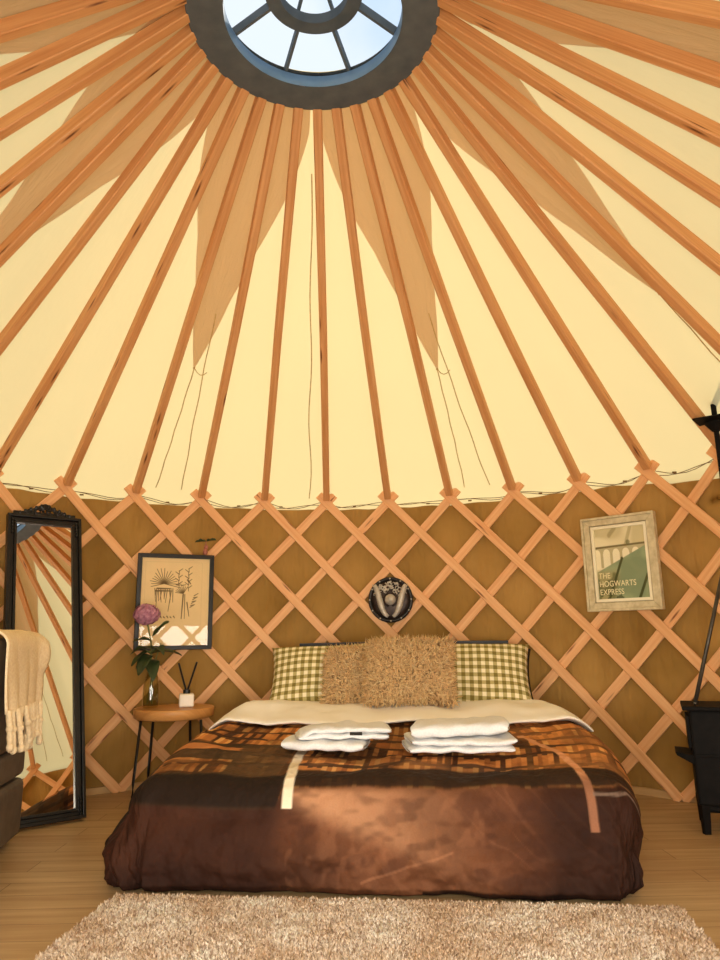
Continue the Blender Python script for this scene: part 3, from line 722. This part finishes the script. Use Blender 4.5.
b = MB(); b.lathe([(0, 0), (.021, 0), (.021, .022), (.012, .024), (0, .024)], DC + Vector((0, 0, .073)), 24); b.build('collar', m_black, df_)
for e in ((-.055, .01, .245), (.056, -.012, .250)):
    b = MB(); b.tube([DC + Vector((e[0]*.05, e[1]*.1, .085)), DC + Vector(e)], .006, 7); b.build('reed', m_black, df_)

# ================================================================== PICTURES
def frame_axes(tl, tr):
    tl, tr = Vector(tl), Vector(tr); A = tr - tl; A.z = 0; A.normalize(); n_ = Vector((A.y, -A.x, 0)); return A, n_
def paint_grid(o_, A, n_, w, h, nu, nv, painter, off):
    b = MB(); b.grid(lambda u, v: o_ + A*w*u - Vector((0, 0, 1))*h*v + n_*off, nu, nv, False, lambda u, v: (u, v)); U = np.array(b.uv); b.cols = np.clip(painter(U[:, 0], U[:, 1]), 0, 1); return b
def seg(x, y, ax, ay, bx, by):
    dx, dy = bx-ax, by-ay; t = np.clip(((x-ax)*dx + (y-ay)*dy)/(dx*dx+dy*dy+1e-9), 0, 1); return np.hypot(x-ax-t*dx, y-ay-t*dy), t
def bars(mb, o_, A, n_, w, h, bw, d0, d1):
    Z = Vector((0, 0, 1)); dm_ = (d0+d1)/2
    # mitred rectangular moulding
    out = [o_, o_ + A*w, o_ + A*w - Z*h, o_ - Z*h]; inn_ = [o_ + A*bw - Z*bw, o_ + A*(w-bw) - Z*bw, o_ + A*(w-bw) - Z*(h-bw), o_ + A*bw - Z*(h-bw)]
    for k in range(4):
        k2 = (k+1) % 4; q = [out[k], out[k2], inn_[k2], inn_[k]]
        vs = [p + n_*d0 for p in q] + [p + n_*d1 for p in q]
        uv = [(0, 0), ((out[k]-out[k2]).length, 0), ((out[k]-out[k2]).length - bw, bw), (bw, bw)]; uv = [(a+k, b_) for a, b_ in uv]*2
        mb.add(vs, [(0,1,2,3)[::-1], (4,5,6,7), (0,1,5,4), (2,3,7,6), (1,2,6,5), (3,0,4,7)], uv)
# botanical print, thin black frame
A, n_ = frame_axes((-1.331, 4.450, 0), (-.9016, 4.645, 0)); O1 = Vector((-1.331, 4.450, 1.385)) + n_*.052; W1, H1 = .472, .588
pc = empty('botanical_picture', O1, 'black framed botanical print of a palm hanging on the lattice left of the shield', 'picture')
b = MB(); bars(b, O1, A, n_, W1, H1, .026, -.012, .014); b.build('frame', m_black, pc, bev=.002)
b = MB(); b.box(O1 + A*W1/2 - Vector((0, 0, H1/2)) - n_*.008, (W1-.02, .004, H1-.02), basis(A, n_, (0, 0, 1))); b.build('backing', m_black, pc)
def botan(x, y):
    c = np.tile(lin(244, 214, 160), (len(x), 1)); c = c*(.95 + .05*vn(x, y, 9, 3))[:, None]
    X_, Y_ = x*W1, y*H1; ink = np.zeros(len(x)); rj = random.Random(4)
    def ln_(ax, ay, bx, by, w): 
        nonlocal ink
        d, t = seg(X_, Y_, ax, ay, bx, by); ink = np.maximum(ink, np.clip(1.5 - d/(w*.34*(1-.6*t) + .0011), 0, 1))
    px0, py0 = .165, .185
    for k in range(17):
        a = -PI*1.08 + PI*1.16*k/16; l_ = .098*rj.uniform(.75, 1.1); ln_(px0, py0, px0 + l_*math.cos(a), py0 + l_*math.sin(a)*.95, .0042)
    for k in range(11):
        x0 = px0 - .055 + .011*k; ln_(x0, py0 + .03, x0 + rj.uniform(-.012, .012), py0 + rj.uniform(.07, .12), .004)
    ln_(px0 - .05, py0 + .045, px0 + .05, py0 + .045, .012); ln_(px0 - .04, py0 + .03, px0 + .04, py0 + .03, .010)
    ln_(px0 - .04, py0 + .05, px0 - .045, py0 + .16, .004); ln_(px0 + .045, py0 + .05, px0 + .03, py0 + .17, .004)
    for (sx, sy, n__) in ((.255, .105, 5), (.315, .09, 7)):
        for k in range(n__):
            yy = sy + k*.02; ln_(sx, yy, sx + .022*(-1)**k, yy - .015, .005); ln_(sx, yy, sx + .003*(-1)**k, yy + .02, .003)
    ln_(.31, .16, .33, .185, .012); ln_(.24, .19, .26, .195, .008); ln_(.27, .195, .30, .19, .006)
    for k in range(9):
        a = -PI*.95 + k*.24; ln_(.285, .245, .285 + .05*math.cos(a), .245 + .045*math.sin(a), .004)
    ln_(.285, .25, .278, .40, .010); ln_(.295, .25, .297, .40, .004); ln_(.31, .30, .325, .385, .007)
    for k in range(7): ln_(.33 + .004*k, .33 - .012*k, .355 + .004*k, .315 - .012*k + .01*(k % 2), .005)
    for k in range(5): ln_(.15 + .02*k, .385 + .004*(k % 2), .157 + .02*k, .395, .007)
    bd = ((np.abs(X_ - .05) < .0008) | (np.abs(X_ - .40) < .0008) | (np.abs(Y_ - .05) < .0008))*.25*(X_ > .049)*(X_ < .401)*(Y_ > .049)
    ink = np.maximum(ink*.9, bd); return mixa(c, lin(70, 50, 26), ink)
paint_grid(O1 + A*.024 - Vector((0, 0, .024)), A, n_, W1-.048, H1-.048, 300, 370, lambda x, y: botan((x*(W1-.048)+.024)/W1, (y*(H1-.048)+.024)/H1), -.001).build('print', attr_mat('botanical_paper', .8, .1), pc)
b = MB(); b.grid(lambda u, v: O1 + A*(.02 + (W1-.04)*(1-u)) - Vector((0, 0, .02 + (H1-.04)*v)) + n_*.006, 1, 1); b.build('glass', m_pglass, pc)

# fruit ornament on the picture's upper edge
orn = empty('fruit_ornament', O1 + A*.415 + n_*.001, 'tiny pink fruit ornament with green leaves perched on the black frame', 'ornament')
oc = O1 + A*.415 + n_*.001
b = MB(); b.ball(oc + Vector((0, 0, .022)), (.016, .014, .022), 12, 8); b.ball(oc + Vector((.004, 0, .052)), (.014, .012, .016), 12, 8); b.tube([oc + Vector((0, 0, .06)), oc + Vector((.004, 0, .09))], .003, 6); b.build('fruit', simple('fruit_pink', srgb(150, 84, 66), srgb(190, 122, 100), .5, scale=60), orn, smooth=True)
for d in ((-1, -.2, .10), (.9, -.2, .25)): leaf(oc + Vector((.004, 0, .088)), d, .07, .022, .012, orn)

# station poster in a pale frame
A, n_ = frame_axes((1.4006, 4.2366, 0), (1.717, 3.929, 0)); O2 = Vector((1.4006, 4.2366, 1.532)) + n_*.052 + A*.030 - Vector((0, 0, .012)); W2, H2 = .432, .540
pc = empty('framed_poster', O2, 'pale wood framed green viaduct poster hanging on the lattice right of the bed', 'picture')
b = MB(); bars(b, O2, A, n_, W2, H2, .014, -.014, .026); bars(b, O2 + A*.014 - Vector((0, 0, .014)), A, n_, W2-.028, H2-.028, .034, -.014, .018); b.build('frame', m_gold, pc, bev=.003)
b = MB(); O2b = O2 + A*.052 - Vector((0, 0, .052)); bars(b, O2b, A, n_, W2-.104, H2-.104, .017, -.014, .010); ob = b.build('inner_frame', simple('pale_slip', srgb(240, 230, 196), srgb(248, 240, 210), .7), pc, bev=.002); ob['label'] = 'cream inner slip of the frame'
O2c = O2b + A*.016 - Vector((0, 0, .016)); PW, PH2 = W2-.136, H2-.136
b = MB(); b.box(O2 + A*W2/2 - Vector((0, 0, H2/2)) - n_*.010, (W2-.03, .004, H2-.03), basis(A, n_, (0, 0, 1))); b.build('backing', m_gold, pc)
def poster(x, y):
    X_, Y_ = x*PW, y*PH2
    c = np.tile(lin(240, 228, 186), (len(x), 1)); c = mixa(c, lin(214, 200, 152), sstep(.35, .6, vn(x, y*1.5, 3, 17))*(y < .26))
    d, t = seg(x, y, .30, .10, .42, .0); c = mixa(c, lin(150, 132, 84), sstep(.05, .02, d)*.6)
    d, t = seg(x, y, .60, .28, .74, -.02); c = mixa(c, lin(170, 156, 104), sstep(.04, .02, d)*.6)
    # viaduct
    ytop = .27 - .02*x
    c = mixa(c, lin(196, 184, 140), sstep(-.01, .0, y - ytop)*(y < .56)); c = mixa(c, lin(122, 110, 70), sstep(.018, .010, np.abs(y - ytop)))
    ax = (x*5.2 + .35) % 1 - .5; ay = (y - .37); arch = (np.abs(ax) < .36)*((ay > 0) | ((ax/.36)**2 + (ay/.075)**2 < 1))*(y < .58)
    c = mixa(c, lin(248, 238, 200), arch.astype(float))
    hill = sstep(-.006, .006, (y - (.62 - .34*x)) ); c = mixa(c, lin(138, 154, 116), hill)
    c = mixa(c, lin(172, 184, 140), hill*sstep(.5, .9, vn(x, y, 5, 33))*.6)
    lo = sstep(.56, .66, y)*sstep(.52, .36, x + .25*(y-.6)); c = mixa(c, lin(176, 164, 112), lo*.8); c = mixa(c, lin(104, 108, 66), lo*sstep(.5, .7, vn(x, y, 9, 35))*.8)
    for a_ in ((.22, .98, .52, .44, .028), (.80, 1.0, .99, .68, .03)):
        d, t = seg(x, y, *a_[:4]); c = mixa(c, lin(78, 84, 50), sstep(a_[4], a_[4]*.6, d))
    c = mixa(c, lin(66, 74, 44), sstep(.5, .62, vn(x, y, 16, 71))*sstep(.9, .97, y)*(x < .5)*.8)
    c = mixa(c, lin(96, 100, 60), sstep(.05, .03, np.hypot(x - .66, (y - .22)*1.2))*.7)
    return c
pr = paint_grid(O2c, A, n_, PW, PH2, 150, 190, poster, -.002).build('print', attr_mat('poster_paper', .7, .15), pc)
def text(s, at, size, parent, mt, xs=1.0):
    cu = bpy.data.curves.new('lettering', 'FONT'); cu.body = s; cu.size = size; cu.extrude = .0006; cu.space_character = 1.02
    tmp = bpy.data.objects.new('tmp', cu); COL.objects.link(tmp); dg = bpy.context.evaluated_depsgraph_get(); me = bpy.data.meshes.new_from_object(tmp.evaluated_get(dg)); bpy.data.objects.remove(tmp)
    R = basis(A*xs, Vector((0, 0, 1)), n_).to_4x4(); R.translation = Vector(at) - Vector(parent['_at']); me.transform(R); me.materials.clear(); me.materials.append(mt)
    o = bpy.data.objects.new('lettering', me); COL.objects.link(o); o.parent = parent; return o
m_let = simple('cream_ink', srgb(240, 228, 176), srgb(250, 240, 196), .8)
for s, yy, sz in (('THE', .71, .046), ('HOGWARTS', .825, .046), ('EXPRESS', .94, .046)):
    text(s, O2c + A*.008 - Vector((0, 0, PH2*yy)) + n_*.0, sz, pr, m_let, .82)
b = MB(); b.grid(lambda u, v: O2b + A*(.008 + (PW+.014)*(1-u)) - Vector((0, 0, .008 + (PH2+.014)*v)) + n_*.004, 1, 1); b.build('glass', m_pglass, pc)

# ================================================================== SHIELD
SCN = Vector((.262, 4.715, 1.093)); sn = Vector((CX - SCN.x, CY - SCN.y, 0)).normalized(); sa = Vector((-sn.y, sn.x, 0)); sa = sa if sa.x > 0 else -sa
SRt = basis(sa, Vector((0, 0, 1)), sa.cross(Vector((0, 0, 1)))); sn = sa.cross(Vector((0, 0, 1)))
sh = empty('round_shield', SCN, 'small round ornamental metal shield hanging on the lattice above the headboard', 'shield')
def sp_(x, y, z=0): return SCN + SRt @ Vector((x, y, z))
b = MB(); b.lathe([(0, .020), (.05, .019), (.10, .013), (.135, .004), (.135, -.004), (0, -.004)], SCN, 64, SRt); b.build('disc', m_bronze, sh, smooth=True)
b = MB(); b.lathe([(.125, .002), (.128, .014), (.137, .017), (.146, .012), (.148, -.004), (.125, -.004), (.125, .002)], SCN, 72, SRt, caps=False); b.build('rim', m_black, sh, smooth=True)
b = MB(); b.lathe([(.036, .022), (.034, .030), (.028, .042), (.018, .050), (.008, .054), (0, .055)], SCN, 40, SRt); b.build('boss', m_bone, sh, smooth=True)
b = MB(); b.lathe([(.050, .016), (.048, .023), (.036, .026), (0, .026)], SCN, 40, SRt); b.add([sp_(-.046, .0, .022), sp_(0, .058, .024), sp_(.046, 0, .022), sp_(0, -.085, .020), sp_(0, 0, .032)], [(0, 4, 1), (1, 4, 2), (2, 4, 3), (3, 4, 0)]); b.build('boss_plate', m_bronze, sh, smooth=True)
b = MB(); rj = random.Random(2)
for s in (-1, 1):
    b.tube([sp_(s*(.018 + .090*math.sin(t*1.15)), -.112 + .205*t - .02*math.sin(t*6), .020 - .010*abs(t-.4)) for t in np.linspace(0, 1, 14)], .015, 7, scale=lambda t: .5 + .9*math.sin(PI*t))
    for k in range(9):
        t = k/8; x0, y0 = s*(.022 + .078*math.sin(t*1.2)), -.095 + .17*t
        b.tube([sp_(x0, y0, .020), sp_(x0 + s*.016, y0 + .012, .018), sp_(x0 + s*.022, y0 + .028, .014)], .006, 5, scale=lambda t: 1.2 - t)
    for k in range(5): b.tube([sp_(s*(.03 + .016*k) + .012*math.cos(a), .055 + .04*math.sin(k*1.3)*.5 + .012*math.sin(a), .019 - .0025*k) for a in np.linspace(0, 5.2, 10)], .003, 5)
    b.tube([sp_(s*.012, -.105, .020), sp_(s*.04, -.085, .020), sp_(s*.055, -.06, .019), sp_(s*.045, -.045, .02)], .007, 6)
for k in range(38):
    a = rj.uniform(.25, PI-.25); r_ = rj.uniform(.06, .115); b.tube([sp_(r_*math.cos(a + .12*q), r_*math.sin(a + .12*q) + .008*math.sin(q*3 + k), .021 - .10*(r_-.05)) for q in (-1, -.3, .3, 1)], .0042, 5)
eo = b.build('relief', m_bone, sh, smooth=True); eo['label'] = 'silvered relief of interlaced winged creatures'
for k in range(12):
    a = 2*PI*k/12; b = MB(); b.ball(sp_(.137*math.cos(a), .137*math.sin(a), .015), .006, 8, 5); b.build('rivet', m_bone, sh, smooth=True)

# ================================================================== STANDING MIRROR
az, ti, MW, MH = .669, .2526, .3923, 1.598
MB0 = Vector((-1.310, 3.775, 0)); n0 = Vector((math.sin(az), -math.cos(az), 0)); MX = Vector((math.cos(az), math.sin(az), 0))
MV = Vector((0, 0, 1))*math.cos(ti) - n0*math.sin(ti); MN = n0*math.cos(ti) + Vector((0, 0, 1))*math.sin(ti); ML = MB0 - MX*MW
mi = empty('standing_mirror', ML.lerp(MB0, .5), 'tall black ornate mirror leaning on the lattice behind the armchair', 'mirror')
def mp(x, y, d=0): return ML + MX*x + MV*y + MN*d
def mbars(mb, x0, y0, w, h, bw, d0, d1):
    out = [(x0, y0), (x0+w, y0), (x0+w, y0+h), (x0, y0+h)]; inn_ = [(x0+bw, y0+bw), (x0+w-bw, y0+bw), (x0+w-bw, y0+h-bw), (x0+bw, y0+h-bw)]
    for k in range(4):
        k2 = (k+1) % 4; q = [out[k], out[k2], inn_[k2], inn_[k]]
        mb.add([mp(*p, d0) for p in q] + [mp(*p, d1) for p in q], [(3,2,1,0), (4,5,6,7), (0,1,5,4), (2,3,7,6), (1,2,6,5), (3,0,4,7)])
b = MB(); mbars(b, 0, .012, MW, MH-.012, .016, -.030, .010); mbars(b, .016, .028, MW-.032, MH-.044, .020, -.030, -.004); mbars(b, .036, .048, MW-.072, MH-.084, .014, -.030, .004)
for sy in (.07, MH-.07):
    for sx in (.026, MW-.026):
        for q in range(5): b.ball(mp(sx, sy + (q-2)*.018, .003), (.009, .009, .009), 8, 5)
b.build('frame', m_black, mi, bev=.003)
b = MB(); b.grid(lambda u, v: mp(.048 + (MW-.096)*u, .06 + (MH-.108)*v, -.012), 1, 1); b.build('mirror_glass', m_mir, mi)
b = MB(); b.grid(lambda u, v: mp(.02 + (MW-.04)*u, .03 + (MH-.05)*v, -.026), 1, 1); b.build('back_panel', m_black, mi)
b = MB(); xc_ = MW/2
for s in (-1, 1):
    for (x0, y0, r0, turns) in ((.035, .030, .026, 1.3), (.085, .022, .022, 1.4), (.130, .014, .016, 1.3)):
        b.tube([mp(xc_ + s*(x0 + (r0*(1-.75*t))*math.cos(2*PI*turns*t + 2.5)), MH + y0 + (r0*(1-.75*t))*math.sin(2*PI*turns*t + 2.5) - .004, -.004) for t in np.linspace(0, 1, 22)], .0068, 7, scale=lambda t: 1.15 - .5*t)
    b.tube([mp(xc_ + s*(.02 + .14*t), MH + .050*(1-t)**1.4 + .006, -.006) for t in np.linspace(0, 1, 10)], .009, 7, scale=lambda t: 1.2 - .7*t)
    for k in range(5): b.ball(mp(xc_ + s*(.02 + .028*k), MH + .058 - .012*k, 0), (.010, .010, .012), 8, 6)
for k in range(7):
    a = PI*(k+.5)/7; b.tube([mp(xc_ + .008*math.cos(a), MH + .028 + .008*math.sin(a), .002), mp(xc_ + .030*math.cos(a), MH + .030 + .040*math.sin(a), .002)], .0075, 7, scale=lambda t: .6 + .6*t)
b.box(mp(xc_, MH + .010, -.010), (.33, .022, .016), basis(MX, MV, MN)); b.build('crest', m_black, mi, smooth=False)

# ================================================================== ARMCHAIR WITH THROW
AA = Vector((.988, .157, 0)).normalized(); AF = Vector((AA.y, -AA.x, 0)); AQ = Vector((-1.462, 3.405, 0)); AR = basis(AA, -AF, (0, 0, 1))
def ac(x, y, z): return AQ - AA*x + AF*y + Vector((0, 0, z))      # x inward from the right end, y forward from the back
ar = empty('armchair', ac(.4, .4, 0), 'brown grey leather armchair at the left edge with a throw over its back', 'armchair')
b = MB()
for z0, z1, iy in ((.035, .275, .0), (.282, .405, .006), (.412, .875, .0)):
    b.box(ac(.39, .28, (z0+z1)/2), (.78 - iy, .56 - iy, z1-z0), AR)
b.build('backrest', m_leather, ar, bev=.03, bevseg=4)
for x in (.09, .69):
    b = MB(); b.box(ac(x, .83, .33), (.17, .52, .58), AR); b.build('armrest', m_leather, ar, bev=.045, bevseg=4)
b = MB(); b.box(ac(.39, .81, .38), (.43, .50, .16), AR); b.build('seat_cushion', m_leather, ar, bev=.05, bevseg=4)
b = MB(); b.box(ac(.39, .81, .18), (.44, .48, .24), AR); b.build('base', m_leather, ar, bev=.02)
for x in (.08, .70):
    for y in (.06, 1.02): b = MB(); b.lathe([(0, 0), (.022, 0), (.028, .045), (0, .045)], ac(x, y, 0), 16); b.build('foot', m_black, ar)
# throw over the right end of the backrest
b = MB(); TT = .888
def throwp(u, v):
    y = .030 + .50*v                       # forward from the back edge
    s = u*.735; x0 = .44                     # travel from inside over the end, then down
    R_ = .05
    if s < x0 - R_: x, z, dn = x0 - s, TT, 0
    elif s < x0 - R_ + R_*PI/2:
        t = (s - (x0 - R_))/R_; x, z, dn = R_*(1-math.sin(t)), TT - R_*(1-math.cos(t)), t/(PI/2)
    else: x, z, dn = 0, TT - R_ - (s - (x0 - R_) - R_*PI/2), 1
    hang = max(0, (TT - z)/.3)
    wv = mnoise.noise(Vector((y*9, hang*.8, 3)))*.022*hang + .012*math.sin(y*24 + hang)*hang
    ov = .030*math.exp(-((y-.03)/.06)**2)*math.sin(min(1, hang*1.6)*PI)
    yy = y - .030*math.exp(-((v)/.35)**2)*(1 if hang > .02 else .3)*max(0, 1 - hang*.8)
    return ac(x - .012 - .012*dn - abs(wv) - ov, yy, z + .014 + .008*mnoise.noise(Vector((x*6, y*8, 2)))*(1-dn) - .045*(1-v)*0)
b.grid(throwp, 70, 40, False, lambda u, v: (u, v)); th = b.build('throw_blanket', m_throw, origin=ac(.1, .15, .85), smooth=True, solid=.008)
tag(th, 'cream fringed throw draped over the armchair back at the left edge', 'throw')
for k in range(15):
    v = (k + .4)/15; p = throwp(1.0, v); p += AA*.006; b = MB(); rj = random.Random(k)
    l_ = .135*rj.uniform(.85, 1.25); dx, dy = rj.uniform(-.03, .03), rj.uniform(0, .03)
    pts = [p + Vector((0, 0, .012)), p + AA*dy*.6 + AF*dx*.4 + Vector((0, 0, -l_*.45)), p + AA*dy + AF*dx + Vector((0, 0, -l_))]
    b.tube([pts[0].lerp(pts[1], t).lerp(pts[1].lerp(pts[2], t), t) for t in np.linspace(0, 1, 9)], .0115, 7, scale=lambda t: 1 + .18*math.sin(t*26) )
    b.ball(pts[1], (.016, .016, .015), 8, 6); b.ball(pts[2], (.015, .015, .017), 8, 6); b.build('tassel', m_throw, th, smooth=True)

# ================================================================== STOVE, FLUE, POKER
SV = Vector((1.492, 3.31, 0)); SVR = Matrix.Rotation(math.radians(-23), 3, 'Z')
def sv(x, y, z): return SV + SVR @ Vector((x, y, z))
st = empty('wood_stove', sv(.20, .12, 0), 'black cast iron wood stove on short legs at the right edge', 'stove')
b = MB(); b.box(sv(.215, .150, .315), (.405, .28, .40), SVR); b.box(sv(.215, .150, .102), (.37, .25, .03), SVR); b.build('body', m_iron, st, bev=.012)
b = MB(); b.box(sv(.210, .150, .524), (.445, .31, .018), SVR); b.build('top_plate', m_iron, st, bev=.004)
b = MB(); b.add([sv(.014, .01, .325), sv(.014, .24, .325), sv(-.060, .22, .333), sv(-.060, .03, .333), sv(.014, .01, .285), sv(.014, .24, .285), sv(-.052, .22, .318), sv(-.052, .03, .318)], [(0,3,2,1), (4,5,6,7), (0,4,7,3), (1,2,6,5), (3,7,6,2), (0,1,5,4)])
b.build('ash_lip', m_iron, st, bev=.003)
b = MB(); b.box(sv(.008, .125, .42), (.016, .18, .14), SVR); db = b.build('door', m_iron, st, bev=.003)
b = MB(); b.box(sv(.215, .008, .325), (.39, .012, .014), SVR); b.build('side_ridge', m_iron, st, bev=.003)
for x, y in ((.035, .03), (.39, .03), (.035, .27), (.39, .27)):
    b = MB(); b.sweep([sv(x, y, .12), sv(x, y, .06), sv(x, y, 0)], [(-.018,-.018),(.018,-.018),(.018,.018),(-.018,.018)], (0, 1, 0), scale=lambda t: 1 - .25*t); b.build('leg', m_iron, st)
FX = Vector((1.840, 3.395, 0)); fa = math.atan2(FX.x - CX, FX.y - CY); frho = math.hypot(FX.x - CX, FX.y - CY); FZ = cone(frho, fa, 0).z
b = MB(); b.lathe([(.040, .533), (.040, .55), (.013, .56), (.013, FZ + .35), (.0, FZ + .35)], FX, 32); b.build('flue_pipe', m_iron, st, smooth=False)
rad_ = Vector((math.sin(fa), math.cos(fa), 0)); slope = Vector((rad_.x*SL.x, rad_.y*SL.x, SL.y)).normalized(); tn = Vector((math.cos(fa), -math.sin(fa), 0)); nn_ = tn.cross(slope).normalized()
nz_ = (nn_*(1 if nn_.z > 0 else -1)*.18 + Vector((0, 0, .82))).normalized(); d1_ = (Vector((1, 1, 0)) - nz_*nz_.dot(Vector((1, 1, 0)))).normalized(); FP = FZ - .035
b = MB(); b.box(Vector((FX.x, FX.y, FP)), (.165, .165, .008), basis(d1_, nz_.cross(d1_), nz_)); b.lathe([(.020, FP - .05), (.028, FP - .04), (.05, FP - .012), (.05, FP - .004)], (FX.x, FX.y, 0), 24); b.build('flashing_plate', m_iron, st)
pk = MB(); p0, p1 = sv(.045, .06, .541), Vector((FX.x - .022, FX.y - .014, 1.26))
pk.tube([p0, p0.lerp(p1, .5), p1], .0095, 8); pk.tube([p1, p1 + Vector((.004, -.02, .025)), p1 + Vector((-.006, -.035, .0)), p1 + Vector((-.012, -.03, -.03))], .007, 8); pk.ball(p0 + Vector((0, 0, .002)), (.011, .011, .008), 8, 6)
tag(pk.build('poker', m_rod, origin=p0, smooth=True), 'thin metal poker standing on the stove top and leaning on its flue', 'poker')

# ================================================================== DAYLIGHT THROUGH THE DOORWAY AND WINDOWS
def daylight(name, a, w, h, z, watts, out=.30):
    d = bpy.data.lights.new(name, 'AREA'); d.shape = 'RECTANGLE'; d.size = w; d.size_y = h; d.energy = watts; d.color = (1.0, .93, .80)
    o = bpy.data.objects.new(name, d); COL.objects.link(o); o.location = cyl(RW + out, a, z)
    o.rotation_euler = Vector((math.sin(a), math.cos(a), 0)).to_track_quat('Z', 'Y').to_euler()
daylight('door_daylight', DOOR, .95, 1.6, .88, DOORW_W)
for w in WIN: daylight('window_daylight', w, 1.05, .60, .72, WIN_W, .12)
